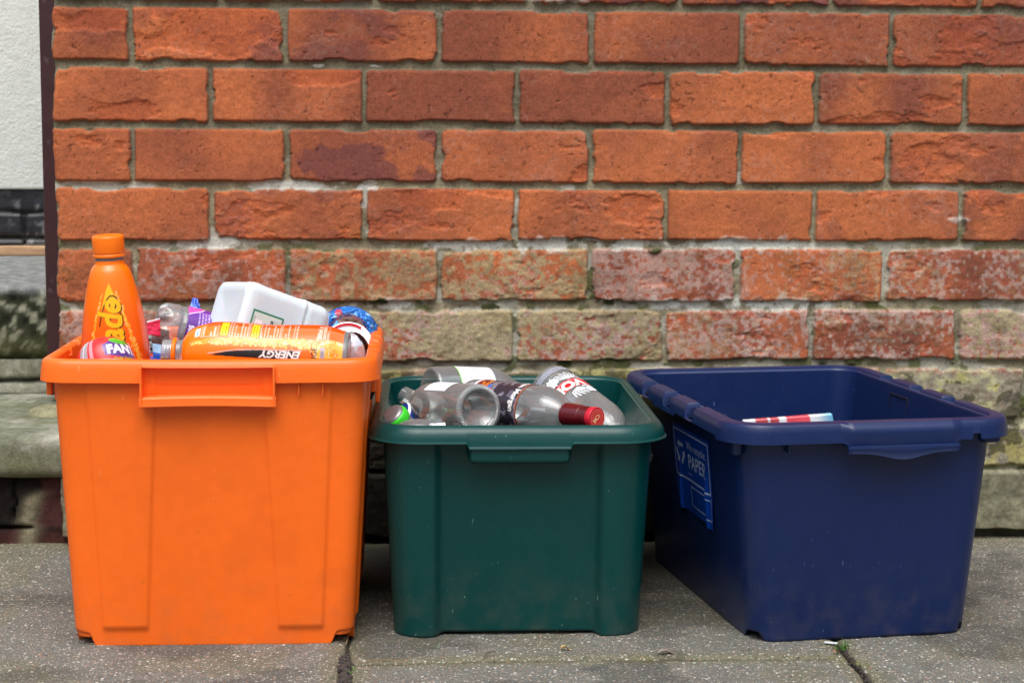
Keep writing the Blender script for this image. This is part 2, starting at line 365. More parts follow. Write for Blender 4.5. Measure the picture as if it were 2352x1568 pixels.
            wm = np.clip(wm*(1 if whi > .25 else .35), 0, .72)
            pit = .7*ss(.84, .92, vn(X_*210+o, Zr*260, 62))*ss(.45, .6, vn(X_*40, Zr*40+o, 66)); c = c*(1-.6*pit[:, None]); h = h-.0012*pit
            pk = ss(.3, .9, b1+.3*whi)*(.55 if whi > .3 else .2)*whi
            c = c*(1-pk[:, None])+c_pk*pk[:, None]
            c = c*(1-wm[:, None]*.85)+S(192, 178, 168)*(wm[:, None]*.85)
            ym = ss(.57-.22*yel, .74-.20*yel, fbm(X_*140-o, Zr*140+o, 3, 67)*.55+fbm(X_*10+o*3, Zr*14, 3, 69)*.45)*min(1, yel*1.5) if yel > .01 else 0*sp1
            yc = S(164, 155, 118)*(.75+.5*f3[:, None]); c = c*(1-ym[:, None]*.82)+yc*(ym[:, None]*.82)
            h = h+ym*.0008*f3+wm*.0004
            iy, = np.nonzero(m.ravel()); ids = iy[q]
            Hf = H.reshape(-1); Cf = C.reshape(-1, 3); Hf[ids] = Hf[ids]*(1-bm)+h*bm; Cf[ids] = Cf[ids]*(1-bm[:, None])+c*bm[:, None]
            Bf = B.reshape(-1); Bf[ids] = bm
    # lower courses: heavy lichen and grime; the lowest course is a rendered stone plinth standing proud
    lz = ss(.275, .255, Z+(fbm(X*20, Z*20, 3, 71)-.5)*.02)
    n1 = fbm(X*26, Z*26, 5, 73); n2 = fbm(X*85, Z*85, 4, 75); n3 = fbm(X*9, Z*12, 4, 77)
    lich = S(176, 172, 132)*(.55+.9*n2[..., None]); gry = S(150, 147, 128)*(.4+1.1*n2[..., None]); blk = S(48, 46, 38)*(.6+n2[..., None]); ylw = S(178, 170, 78)*(.6+.7*n2[..., None])
    a = ss(.40, .55, n3+.2*n1)*.85*lz
    C = C*(1-a[..., None])+gry*a[..., None]
    a = ss(.46, .58, n1*.6+n2*.4)*lz*.8*(1-ss(.12, .09, Z)*.5); C = C*(1-a[..., None])+lich*a[..., None]
    a = ss(.53, .62, fbm(X*17+5, Z*15, 4, 79)*.6+n2*.4)*lz*.55*ss(.10, .13, Z); C = C*(1-a[..., None])+ylw*a[..., None]
    a = ss(.53, .62, fbm(X*24, Z*19+8, 4, 81)*.6+n2*.4)*np.maximum(lz*.8, .25*low); C = C*(1-a[..., None])+blk*a[..., None]
    # green moss on the weathered band, mostly in the joints
    mo = ss(.62, .70, fbm(X*30, Z*36, 4, 83))*low*(1-.75*B); C = C*(1-mo[..., None]*.8)+S(78, 84, 40)*(mo[..., None]*.8); H += mo*.002
    pl = ss(.1085, .1035, Z); H = H*(1-pl*.6)+pl*(.012+.006*(n3-.5)+.003*(n1-.5)); C = C*(1-pl[..., None]*.75)+(S(112, 112, 92)*(.35+1.2*n2[..., None])*(.7+.6*n1[..., None]))*(pl[..., None]*.75)
    gap = ss(.014, .009, Z+(n3-.5)*.02); H -= gap*.022; C = C*(1-gap[..., None]*.6)+S(50, 46, 36)*(gap[..., None]*.6)
    H += low*(n1-.5)*.003
    dk = ss(.30, .16, Z)*ss(.66, .58, X)*ss(-.20, -.05, X+.1)*.97        # mossy-dark bricks low down, deepened to paint in shade between the bins
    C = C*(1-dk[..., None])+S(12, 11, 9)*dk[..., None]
    # white bloom blobs at named joints
    for (bx, bz, br) in ((-.127, .826, .013), (.238, .826, .03), (.205, .826, .02), (.265, .825, .02), (-.118, .727, .008), (-.035, .727, .008), (-.05, .5455, .018), (-.14, .5475, .05), (-.28, .4595, .05), (.10, .4595, .06), (.22, .460, .09), (.36, .459, .04), (.53, .461, .09), (.43, .369, .06), (.58, .369, .09), (-.02, .369, .05), (.86, .50, .02)):
        dd = np.hypot((X-bx), (Z-bz)*(3.2+br*50))/br; a = ss(1.1, .5, dd+(n2-.5)*2.2)*.85*(1-.45*B); C = C*(1-a[..., None])+S(206, 208, 198)*(.85+.3*n2[..., None])*a[..., None]; H += a*.0012
    for (bx, bz, br) in ((-.036, .373, .017), (.135, .365, .014), (.318, .372, .010), (.392, .4525, .013), (.25, .277, .012), (.70, .2765, .008), (.86, .2765, .006), (.655, .277, .008), (-.40, .36, .008)):
        dd = np.hypot((X-bx), (Z-bz)*2.2)/br; a = ss(1.1, .6, dd+(n2-.5)*1.6); C = C*(1-a[..., None])+S(66, 70, 44)*(.5+n2[..., None])*a[..., None]; H += a*.004
    return H, C
def wall_patch(x0, x1, z0, z1, st):
    xs = np.linspace(x0, x1, int((x1-x0)/st)+1); zs = np.linspace(z0, z1, int((z1-z0)/st)+1); X, Z = np.meshgrid(xs, zs); H, C = wall_fn(X, Z)
    return X, Z, H, C, grid_faces(len(xs), len(zs))
WV = []; WF = []; WC = []; off = 0
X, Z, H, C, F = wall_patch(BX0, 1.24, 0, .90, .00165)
# ragged left arris
ed = (fbm(Z*28, Z*0+3, 4, 91)-.5)*.010; inr = ss(.05, 0, X-BX0); X = X+ed*inr
H = H-ss(.006, 0, X-(BX0+ed))*.004
WV.append(np.stack([X, -H, Z], -1).reshape(-1, 3)); WF.append(F); WC.append(C.reshape(-1, 3)); off += X.size
# return face at the left end
nz = X.shape[0]; ys = np.linspace(0, .32, 40); e = X[:, 0]; YY, ZZ = np.meshgrid(ys, Z[:, 0])
XX = e[:, None]+0*YY; YYr = -H[:, 0][:, None]*(YY < .001)+YY; WV.append(np.stack([XX, YYr, ZZ], -1).reshape(-1, 3)); WF.append(grid_faces(40, nz, off)[:, ::-1]); WC.append(np.repeat(C[:, 0], 40, 0).reshape(-1, 3)); off += XX.size
for bnd in ((BX0, 3.4, .90, 2.4, .008), (1.24, 3.4, 0, .90, .006)):
    X, Z, H, C, F = wall_patch(*bnd); WV.append(np.stack([X, -H, Z], -1).reshape(-1, 3)); WF.append(F+off); WC.append(C.reshape(-1, 3)); off += X.size
BRICKM = mat('weathered_brick', vcol=True, rough=.92, spec=.15, fine=((260, .16), (900, .14)), bumps=((420, .32, .001), (140, .25, .0012)), speck=((300, .665, tuple(S(64, 40, 34)), .75), (150, .70, tuple(S(80, 44, 36)), .6), (620, .69, tuple(S(205, 170, 140)), .35)))
wl = empty('brick_wall', (0, 0, 0), 'weathered orange-red brick wall with lichen and pale mortar behind the three bins', 'brick wall')
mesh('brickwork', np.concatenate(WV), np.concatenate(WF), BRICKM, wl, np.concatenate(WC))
v, f = rbox(1.93, .145, 1.2, .004, 1, (1.455, .175, 1.2)); mesh('wall_core', v, f, mat('wall_core_brick', tuple(S(150, 80, 56)), .9, fine=((60, .2),)), wl, smooth=False)
# ------------------------------------------------------------------ pavement
def ground_fn(X, Y):
    gw = .0022+.0014*fbm(X*12, Y*12, 3, 101); wob = (fbm(X*26, Y*26, 4, 103)-.5)*.006
    d1 = np.abs(X+.0645+wob); w1 = gw*.7+.0050*np.exp(-((Y+.655)/.055)**2)+.002*ss(-.60, -.75, Y)
    d2 = np.abs(X-.546+wob); w2 = gw+.001
    d3 = np.where((X > -.0645) & (X < .546), np.abs(Y+.634+wob*.6-.004*np.sin(X*9)), 9); w3 = gw*.9
    w2 = w2+.0015*ss(-.60, -.68, Y)
    d = np.minimum(np.minimum(d1-w1, d2-w2), d3-w3); g = ss(.0015, -.0015, d)
    n1 = fbm(X*30, Y*30, 4, 105); n2 = vn(X*300, Y*300, 107)
    H = (n1-.5)*.0024+(n2-.5)*.0011-g*.006*(.6+.6*fbm(X*80, Y*80, 2, 109)); H = H-.002*ss(.012, 0, d)*(1-g)
    H = H+.0018*((X < -.0645)*1.0)-.001*(X > .546)
    base = S(104, 105, 99)*(.80+.4*n1[..., None])
    gm = S(100, 98, 66)*(.8+.5*n2[..., None]); mo = np.clip(.6*ss(.035, .0, d)+.65*ss(-.10, -.0, Y)+.35*ss(.53, .64, fbm(X*11, Y*11, 4, 111)), 0, .8)
    C = base*(1-mo[..., None])+gm*mo[..., None]
    st = ss(.50, .62, fbm(X*7+3, Y*9, 4, 113))*.35; gap_shade = ss(-.42, -.16, Y+(n1-.5)*.12)*ss(-.30, -.12, X)*ss(.62, .50, X)*.72; C = C*(1-gap_shade[..., None])+S(40, 38, 30)*gap_shade[..., None]; C = C*(1-st[..., None])  # shade between and behind the bins painted into the slab colour
    C = C*(1-g[..., None])+S(44, 38, 30)*(.6+.9*n2[..., None])*g[..., None]
    return H, C
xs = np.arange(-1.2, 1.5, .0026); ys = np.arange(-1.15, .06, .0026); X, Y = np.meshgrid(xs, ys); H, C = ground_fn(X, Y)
edge = np.minimum.reduce([X-xs[0], xs[-1]-X, Y-ys[0]]); H = H*ss(0, .05, edge)
V = [np.stack([X, Y, H], -1).reshape(-1, 3)]; F = [grid_faces(len(xs), len(ys))]; CC = [C.reshape(-1, 3)]; off = X.size
x0, x1, y0, y1 = xs[0], xs[-1], ys[0], ys[-1]; BIG = 60.0
ring = np.array([(x0, y0, 0), (x1, y0, 0), (x1, y1, 0), (x0, y1, 0), (-BIG, -BIG, 0), (BIG, -BIG, 0), (BIG, BIG, 0), (-BIG, BIG, 0)], float)
V.append(ring); CC.append(np.tile(S(118, 115, 108), (8, 1))); F.append(np.array([(4, 5, 1, 0), (5, 6, 2, 1), (6, 7, 3, 2), (7, 4, 0, 3)])+off)
# exposed aggregate paving material
gm_ = bpy.data.materials.new('exposed_aggregate_paving'); gm_.use_nodes = True; t = gm_.node_tree; N = t.nodes; L = t.links; b = N['Principled BSDF']; b.inputs['Roughness'].default_value = .85; b.inputs['Specular IOR Level'].default_value = .25
a = N.new('ShaderNodeAttribute'); a.attribute_name = 'Col'; tc = N.new('ShaderNodeTexCoord'); c = a.outputs['Color']; nrm = None
for sc_, am, th in ((430, .72, .40), (230, .80, .62)):
    vo = N.new('ShaderNodeTexVoronoi'); vo.inputs['Scale'].default_value = sc_; L.new(tc.outputs['Object'], vo.inputs['Vector'])
    rp = N.new('ShaderNodeValToRGB'); e_ = rp.color_ramp.elements; e_[0].position = 0; e_[0].color = (*S(46, 46, 44), 1); e_[1].position = 1; e_[1].color = (*S(232, 230, 222), 1)
    for p_, cc in ((.2, S(118, 112, 104)), (.4, S(150, 128, 96)), (.55, S(166, 160, 150)), (.68, S(158, 112, 84)), (.8, S(188, 182, 170))):
        q = e_.new(p_); q.color = (*cc, 1)
    sep = N.new('ShaderNodeSeparateColor'); L.new(vo.outputs['Color'], sep.inputs[0]); L.new(sep.outputs[0], rp.inputs[0])
    ls = N.new('ShaderNodeMath'); ls.operation = 'GREATER_THAN'; ls.inputs[1].default_value = th; L.new(sep.outputs[1], ls.inputs[0])
    ds = N.new('ShaderNodeMapRange'); ds.inputs['From Min'].default_value = .5; ds.inputs['From Max'].default_value = .32; L.new(vo.outputs['Distance'], ds.inputs['Value'])
    ml = N.new('ShaderNodeMath'); ml.operation = 'MULTIPLY'; L.new(ls.outputs[0], ml.inputs[0]); L.new(ds.outputs[0], ml.inputs[1])
    m2 = N.new('ShaderNodeMath'); m2.operation = 'MULTIPLY'; m2.inputs[1].default_value = am; L.new(ml.outputs[0], m2.inputs[0])
    # the groove dirt stays free of stones: weight by brightness of the base
    bw = N.new('ShaderNodeRGBToBW'); L.new(a.outputs['Color'], bw.inputs[0]); mr = N.new('ShaderNodeMapRange'); mr.inputs['From Min'].default_value = .05; mr.inputs['From Max'].default_value = .12; L.new(bw.outputs[0], mr.inputs['Value'])
    m3 = N.new('ShaderNodeMath'); m3.operation = 'MULTIPLY'; L.new(m2.outputs[0], m3.inputs[0]); L.new(mr.outputs[0], m3.inputs[1])
    mx = N.new('ShaderNodeMix'); mx.data_type = 'RGBA'; L.new(m3.outputs[0], mx.inputs['Factor']); L.new(c, mx.inputs['A']); L.new(rp.outputs[0], mx.inputs['B']); c = mx.outputs['Result']
    bp = N.new('ShaderNodeBump'); bp.inputs['Strength'].default_value = .7; bp.inputs['Distance'].default_value = .0014; L.new(m3.outputs[0], bp.inputs['Height'])
    if nrm: L.new(nrm, bp.inputs['Normal'])
    nrm = bp.outputs[0]
nz_ = N.new('ShaderNodeTexNoise'); nz_.inputs['Scale'].default_value = 700; nz_.inputs['Detail'].default_value = 3; L.new(tc.outputs['Object'], nz_.inputs['Vector'])
mr = N.new('ShaderNodeMapRange'); mr.inputs['From Min'].default_value = .3; mr.inputs['From Max'].default_value = .7; mr.inputs['To Min'].default_value = .7; mr.inputs['To Max'].default_value = 1.3; L.new(nz_.outputs['Fac'], mr.inputs['Value'])
sc2 = N.new('ShaderNodeVectorMath'); sc2.operation = 'SCALE'; L.new(c, sc2.inputs[0]); L.new(mr.outputs[0], sc2.inputs['Scale']); L.new(sc2.outputs[0], b.inputs['Base Color']); L.new(nrm, b.inputs['Normal'])
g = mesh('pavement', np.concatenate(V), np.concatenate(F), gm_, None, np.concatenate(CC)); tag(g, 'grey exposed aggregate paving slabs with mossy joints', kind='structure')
# ------------------------------------------------------------------ doorway on the left
def slab(name, x0, x1, y0, y1, z0, z1, r, colf, parent, amp=.004, st=.006, m=None, crack=None):
    """weathered stone block: rounded front arris, displaced; only top, front and underside of the nose are dense"""
    pts = [(y1, z1)]; k = 6
    n = int((y1-y0-r)/st); pts += [(y1-(y1-y0-r)*i/n, z1) for i in range(1, n)]
    pts += [(y0+r-r*math.sin(a), z1-r+r*math.cos(a)) for a in np.linspace(0, math.pi/2, k)]
    n = max(2, int((z1-z0-2*r)/st)); pts += [(y0, z1-r-(z1-z0-2*r)*i/n) for i in range(1, n)]
    pts += [(y0+r-r*math.cos(a), z0+r-r*math.sin(a)) for a in np.linspace(0, math.pi/2, k)]; pts += [(y1, z0)]
    P = np.array(pts); xs_ = np.linspace(x0, x1, int((x1-x0)/st)+1); X, Yp = np.meshgrid(xs_, P[:, 0]); _, Zp = np.meshgrid(xs_, P[:, 1])
    s_ = np.concatenate([[0], np.cumsum(np.hypot(*np.diff(P, axis=0).T))]); _, Sg = np.meshgrid(xs_, s_)
    d = (fbm(X*14, Sg*14, 5, 121)-.5)*amp*2+(fbm(X*70, Sg*70, 3, 127)-.5)*amp*.5
    tg = np.gradient(P, axis=0); nr = np.stack([tg[:, 1], -tg[:, 0]], 1); nr /= np.linalg.norm(nr, axis=1)[:, None]+1e-9
    C = colf(X, Yp, Zp, Sg)
    if crack is not None:
        q = crack(X, Yp, Zp); d = d-q*.014; C = C*(1-q[..., None]*.95)
    V = np.stack([X, Yp+nr[:, 0][:, None]*d, Zp+nr[:, 1][:, None]*d], -1).reshape(-1, 3)
    nx, ny = X.shape[1], X.shape[0]
    Fq = grid_faces(nx, ny)[:, ::-1]
    o = mesh(name, V, Fq, m or STONEM, parent, C.reshape(-1, 3))
    # end caps
    me = o.data
    return o
STONEM = mat('weathered_stone', vcol=True, rough=.95, spec=.15, fine=((90, .2), (380, .22)), bumps=((200, .5, .002), (60, .4, .003)))
def stone_c(light, dark, th, seed, sc1=12, green=.3):
    def f(X, Y, Z, Sg):
        n = fbm(X*sc1, Sg*sc1, 5, seed); n2 = fbm(X*60, Sg*60, 4, seed+9); a = ss(th-.06, th+.06, n*.6+n2*.4)[..., None]
        C = light*(.75+.5*n2[..., None])*(1-a)+dark*(.6+.9*n2[..., None])*a
        m_ = ss(.5, .64, fbm(X*9+4, Sg*9, 4, seed+5))[..., None]*green; return C*(1-m_)+S(112, 118, 74)*m_
    return f
st1 = empty('door_step', (-1.05, .2, 0), 'lower grey-green stone doorstep with rounded nosing left of the orange bin', 'step')
def c1(X, Y, Z, Sg):
    C = stone_c(S(158, 158, 144), S(112, 114, 98), .5, 131)(X, Y, Z, Sg); fr = ss(.155, .135, Z)[..., None]
    C = C*(1-fr*.6)+S(108, 110, 82)*(fr*.6)*(.7+.6*fbm(X*30, Z*30, 4, 133)[..., None]); return C
slab('tread', -1.65, -.470, -.016, .44, .106, .172, .019, c1, st1, .0025)
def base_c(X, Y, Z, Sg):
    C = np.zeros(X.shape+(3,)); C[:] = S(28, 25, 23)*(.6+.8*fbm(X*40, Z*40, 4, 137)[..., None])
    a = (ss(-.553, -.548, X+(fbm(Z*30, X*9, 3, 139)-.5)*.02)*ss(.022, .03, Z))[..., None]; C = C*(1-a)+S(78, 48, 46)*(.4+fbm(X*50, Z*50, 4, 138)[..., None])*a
    a = ss(.024, .018, Z)[..., None]; C = C*(1-a)+S(70, 42, 38)*(.4+.9*fbm(X*36, Z*50, 4, 142)[..., None])*a
    a = (np.exp(-((X+.566+(fbm(Z*22, X*0, 3, 141)-.5)*.04)/.014)**2)*ss(.09, .07, Z))[..., None]; return C*(1-a)+S(128, 122, 100)*(.5+.9*fbm(X*60, Z*60, 4, 143)[..., None])*a
def base_crack(X, Y, Z): return np.maximum(np.exp(-((Z-.026)/.0022)**2)*ss(-.556, -.566, X), np.exp(-((X+.585+(fbm(Z*30, Z*0, 3, 145)-.5)*.02)/.002)**2)*ss(.03, .04, Z))
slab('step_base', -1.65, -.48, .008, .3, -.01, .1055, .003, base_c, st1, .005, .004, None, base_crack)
st2 = empty('porch_step', (-1.1, .5, .172), 'upper mossy dark stone step with a cracked grey block under it, left edge', 'step')
def crk(X, Y, Z):
    zc = .196+.045*(X+.62)+(fbm(X*18, X*0+1, 4, 147)-.5)*.012
    return np.maximum(np.exp(-((Z-zc)/.0042)**2)*ss(-.590, -.606, X), np.exp(-((X+.605+(fbm(Z*40, Z*0, 3, 148)-.5)*.008)/.0034)**2)*ss(.215, .20, Z))
slab('lower_block', -1.65, -.45, .424, .60, .170, .233, .006, stone_c(S(158, 158, 142), S(126, 126, 108), .55, 151), st2, .003, .004, None, crk)
def moss_c(X, Y, Z, Sg):
    n2 = fbm(X*60, Sg*60, 4, 155); n = fbm(X*22, Sg*22, 4, 157); n2 = np.clip((n2-.5)*1.9+.5, 0, 1); C = S(58, 62, 48)*(.2+1.3*n2[..., None])
    a = ss(.54, .66, n*.3+n2*.7)[..., None]*.85; C = C*(1-a)+S(164, 162, 142)*a
    b_ = ss(.30, .245, Z)[..., None]*.7; C = C*(1-b_)+S(84, 84, 54)*(.6+.8*n2[..., None])*b_
    t_ = ss(.335, .356, Z+(n-.5)*.03)[..., None]; return C*(1-t_)+S(128, 130, 128)*(.7+.6*n2[..., None])*t_
slab('riser_block', -1.65, -.45, .420, 1.172, .2335, .3600, .016, moss_c, st2, .0035)
# rendered wall with black painted brick plinth and timber sill
rw = empty('rendered_wall', (-1.2, 1.2, .36), 'white roughcast rendered wall with a black painted brick base at far left', 'rendered wall')
RENM = mat('white_roughcast', tuple(S(240, 245, 238)), .9, spec=.2, fine=((40, .04),), bumps=((160, .6, .003), (60, .4, .004)))
v, f = rbox(.75, .06, .75, .006, 2, (-1.0, 1.228, 1.252)); mesh('render_face', v, f, RENM, rw)
def blk_c(X, Y, Z, Sg):
    n = fbm(X*14, Z*14, 4, 161); n2 = fbm(X*70, Z*70, 4, 163); C = S(36, 38, 44)*(.3+1.3*n2[..., None]); d = np.minimum(np.abs(Z-.440), 9)
    a = (ss(.50, .60, n*.5+n2*.5)*ss(-.86, -.78, X))[..., None]*.75; C = C*(1-a)+S(150, 150, 150)*a
    return C
def blk_k(X, Y, Z): return np.maximum(np.maximum(np.exp(-((Z-.455+(fbm(X*9, X*0, 3, 165)-.5)*.012)/.0035)**2), np.exp(-((Z-.398)/.004)**2)), np.exp(-((X+.800)/.003)**2)*(Z < .455))*.9
slab('black_brick_base', -1.75, -.30, 1.176, 1.25, .382, .5015, .004, blk_c, rw, .006, .005, mat('black_painted_brick', vcol=True, rough=.45, bumps=((90, .4, .003),)), blk_k)
v, f = rbox(.72, .028, .0105, .003, 2, (-1.03, 1.188, .3712)); mesh('timber_strip', v, f, mat('bare_timber', tuple(S(196, 160, 122)), .7, fine=((30, .15),), speck=((60, .55, tuple(S(160, 110, 80)), .6, (.1, 1, 3)),)), rw)
for p_ in (st1, st2, rw): localize(p_)
# maroon post
post = empty('door_post', (-.54, .36, .172), 'dark maroon painted post between the white wall and the brick wall', 'post')
v, f = rbox(.07, .03, .60, .004, 2, (0, 0, .612)); mesh('post_shaft', v, f, mat('maroon_gloss_paint', tuple(S(66, 36, 40)), .38, fine=((24, .15),), bumps=((50, .3, .002), (14, .3, .003)), speck=((60, .66, tuple(S(104, 84, 88)), .5),)), post)
post.location = (-.5925+.07, .35, .172)
sb = np.array(at(128, 962, .2)); sb[2] = .172
o = empty('post_footing', tuple(sb), 'round lichened stone footing pad at the foot of the maroon post', 'stone pad')
pr = smoothprof([(.0005, .011), (.02, .012), (.037, .010), (.043, .003), (.044, -.004)], 2)
V, F, T_, A_ = lathe(pr, 48, disp=lambda T, A: (fbm(T*3, A*60, 3, 171)-.5)*.006)
V[:, 2] += (fbm(V[:, 0]*60+9, V[:, 1]*60, 4, 173)-.5)*.008; n_ = fbm(V[:, 0]*70+3, V[:, 1]*70, 4, 175)[:, None]; mesh('stone_disc', V, F[:, ::-1], STONEM, o, S(150, 146, 116)*(.5+n_))
# ------------------------------------------------------------------ bins
class Path:
    """rounded rectangle seen from above, running front(-y) left>right, right, back, left"""
    def __init__(s, nx=60, ny=60, nc=10): s.nx, s.ny, s.nc = nx, ny, nc
    def at(s, hx, hy, r):
        P = []; Nn = []; side = []
        def st(a, b, n, nn, sid):
            for k in range(n): t_ = k/n; P.append((a[0]+(b[0]-a[0])*t_, a[1]+(b[1]-a[1])*t_)); Nn.append(nn); side.append(sid)
        def co(c_, a0, sid):
            for k in range(s.nc):
                an = a0+math.pi/2*k/s.nc; P.append((c_[0]+r*math.cos(an), c_[1]+r*math.sin(an))); Nn.append((math.cos(an), math.sin(an))); side.append(sid)
        st((-hx+r, -hy), (hx-r, -hy), s.nx, (0, -1), 0); co((hx-r, -hy+r), -math.pi/2, 1)
        st((hx, -hy+r), (hx, hy-r), s.ny, (1, 0), 2); co((hx-r, hy-r), 0, 3)
        st((hx-r, hy), (-hx+r, hy), s.nx, (0, 1), 4); co((-hx+r, hy-r), math.pi/2, 5)
        st((-hx, hy-r), (-hx, -hy+r), s.ny, (-1, 0), 6); co((-hx+r, -hy+r), math.pi, 7)
        return np.array(P), np.array(Nn), np.array(side)
def sweep(path, rings, mod=None, hollow_caps=None):
    """rings: (hx, hy, r, z, tag)"""
    V = []; n = None
    for i, (hx, hy, r, z, tg) in enumerate(rings):
        P, Nn, sd_ = path.at(hx, hy, r); n = len(P); Q = np.column_stack([P, np.full(n, float(z))])
        if mod is not None: Q = mod(Q, Nn, sd_, z, tg)
        V.append(Q)
    Fq = grid_faces(n, len(rings), 0, True); V = np.concatenate(V)
    return V, Fq, n
def cap(V, F, n, ring, flip=False):
    b_ = ring*n; c_ = V[b_:b_+n].mean(0); V = np.vstack([V, c_]); k = len(V)-1; i = np.arange(n); j = (i+1) % n
    q = np.stack([b_+i, b_+j, np.full(n, k), np.full(n, k)], 1)
    return V, q, flip
def quads_to_list(F): return [tuple(int(x) for x in f) for f in F]
def body_mesh(name, path, lo, hi, z0, z1, th, disp, m, parent, nz=70, floor=.012, zmod=None, sag=None):
    """open tapering tub: outside up, inside down, floor inside and out. lo/hi: (hx, hy, r)"""
    rings = []
    for k in range(nz+1):
        t_ = k/nz; rings.append(tuple(lo[i]+(hi[i]-lo[i])*t_ for i in range(3))+(z0+(z1-z0)*t_, ('o', t_)))
    for k in range(nz, -1, -1):
        t_ = k/nz
        rings.append((lo[0]+(hi[0]-lo[0])*t_-th, lo[1]+(hi[1]-lo[1])*t_-th, max(.004, lo[2]+(hi[2]-lo[2])*t_-th), max(z0+(z1-z0)*t_, floor+z0), ('i', t_)))
    def mod(Q, Nn, sd_, z, tg):
        d = disp(Q, sd_, z, tg); Q[:, :2] += Nn*d[:, None]
        if zmod is not None and tg[0] == 'o': Q[:, 2] = zmod(Q, sd_, z, tg[1])
        return Q
    V, F, n = sweep(path, rings, mod)
    L_ = quads_to_list(F)
    b_ = (len(rings)-1)*n; V = np.vstack([V, V[b_:b_+n].mean(0), V[:n].mean(0)+np.array([0, 0, .004])])
    for i in range(n):
        L_.append((b_+i, b_+(i+1) % n, len(V)-2)); L_.append(((i+1) % n, i, len(V)-1))
    return mesh(name, V, L_, m, parent)
def plastic(name, col, rough, dirt, scr):
    m = mat(name, tuple(col), rough, spec=.36, fine=((5, .05), (60, .03)), bumps=((300, .10, .0006), (9, .25, .002)), sss=0,
               speck=((380, .728, tuple(scr), .6), (150, .71, tuple(dirt), .35), (60, .735, tuple(scr), .3, (3, 3, .8)), (7, .60, tuple(dirt), .08)))
    # dust and splash marks gathered towards the foot, as dirt on the plastic
    t = m.node_tree; N = t.nodes; L = t.links; b = N['Principled BSDF']; src_ = b.inputs['Base Color'].links[0].from_socket
    tc = N.new('ShaderNodeTexCoord'); sx = N.new('ShaderNodeSeparateXYZ'); L.new(tc.outputs['Object'], sx.inputs[0])
    mr = N.new('ShaderNodeMapRange'); mr.inputs['From Min'].default_value = .11; mr.inputs['From Max'].default_value = .0; mr.inputs['To Max'].default_value = .17; L.new(sx.outputs['Z'], mr.inputs['Value'])
    n = N.new('ShaderNodeTexNoise'); n.inputs['Scale'].default_value = 38; n.inputs['Detail'].default_value = 6; L.new(tc.outputs['Object'], n.inputs['Vector'])
    m2 = N.new('ShaderNodeMapRange'); m2.inputs['From Min'].default_value = .42; m2.inputs['From Max'].default_value = .7; L.new(n.outputs['Fac'], m2.inputs['Value'])
    ml = N.new('ShaderNodeMath'); ml.operation = 'MULTIPLY'; L.new(mr.outputs[0], ml.inputs[0]); L.new(m2.outputs[0], ml.inputs[1])
    mx = N.new('ShaderNodeMix'); mx.data_type = 'RGBA'; L.new(ml.outputs[0], mx.inputs['Factor']); L.new(src_, mx.inputs['A']); mx.inputs['B'].default_value = (*S(112, 98, 80), 1); L.new(mx.outputs['Result'], b.inputs['Base Color'])
    ge = N.new('ShaderNodeNewGeometry'); pm = N.new('ShaderNodeMapRange'); pm.inputs['From Min'].default_value = .56; pm.inputs['From Max'].default_value = .66; pm.inputs['To Max'].default_value = .42; L.new(ge.outputs['Pointiness'], pm.inputs['Value'])
    ew = N.new('ShaderNodeMix'); ew.data_type = 'RGBA'; L.new(pm.outputs[0], ew.inputs['Factor']); L.new(mx.outputs['Result'], ew.inputs['A']); ew.inputs['B'].default_value = (*scr, 1); L.new(ew.outputs['Result'], b.inputs['Base Color'])
    r2 = N.new('ShaderNodeMapRange'); r2.inputs['To Min'].default_value = rough-.05; r2.inputs['To Max'].default_value = rough+.2; L.new(n.outputs['Fac'], r2.inputs['Value']); L.new(r2.outputs[0], b.inputs['Roughness'])
    return m
# --- orange bin
OP = plastic('orange_plastic', S(250, 110, 28), .30, S(150, 70, 30), S(255, 176, 120))
cx, cy = -.2275, -.3835
ob = empty('recycling_bin', (cx, cy, 0), 'tall orange plastic recycling bin heaped with bottles and cans', 'bin', rz=rad(-.6))
OZ = .3585
lo = (.1705, .1705, .020); hi = (.1905, .1795, .022)
def trap(u, z, ub0, ub1, ut0, ut1, z0, z1, s_=.004):
    t_ = (z-z0)/(z1-z0); a = ub0+(ut0-ub0)*t_; b_ = ub1+(ut1-ub1)*t_
    return ss(0, s_, u-a)*ss(0, s_, b_-u)*ss(0, s_, z-z0)*ss(0, s_, z1-z)
def odisp(Q, sd_, z, tg):
    d = np.zeros(len(Q)); u = Q[:, 0]; zz = np.full(len(Q), z); fb = (sd_ == 0) | (sd_ == 4); k = .0034
    d += fb*k*(trap(np.abs(u), zz, .078, .136, .061, .151, .021, .36)); v = Q[:, 1]; lr = (sd_ == 2) | (sd_ == 6)
    d += lr*k*(trap(np.abs(v), zz, .065, .120, .050, .135, .021, .36))
    d += fb*.0012*np.sin(z*9)*np.cos(u*9)
    return d
def ozmod(Q, sd_, z, t_):
    c_ = ss(.142, .153, np.abs(Q[:, 0]))*ss(.138, .150, np.abs(Q[:, 1])+0*Q[:, 0]); c_ = np.maximum(c_, 0)
    zb = .019*c_+.0006*np.sin(Q[:, 0]*60); return np.maximum(z, zb)
body_mesh('bin_body', Path(150, 90, 8), lo, hi, 0, OZ-.004, .003, odisp, OP, ob, 110, zmod=ozmod)
def rim_mesh(name, path, hx, hy, r, ztop, prof, m, parent, mod2=None):
    rings = [(hx+o_, hy+o_, max(.003, r+o_), ztop+dz, (o_, dz, tg)) for (o_, dz, tg) in prof]+[(hx+prof[0][0], hy+prof[0][0], max(.003, r+prof[0][0]), ztop+prof[0][1], prof[0])]
    V, F, n = sweep(path, rings, mod2); return sharp(mesh(name, V, F, m, parent))
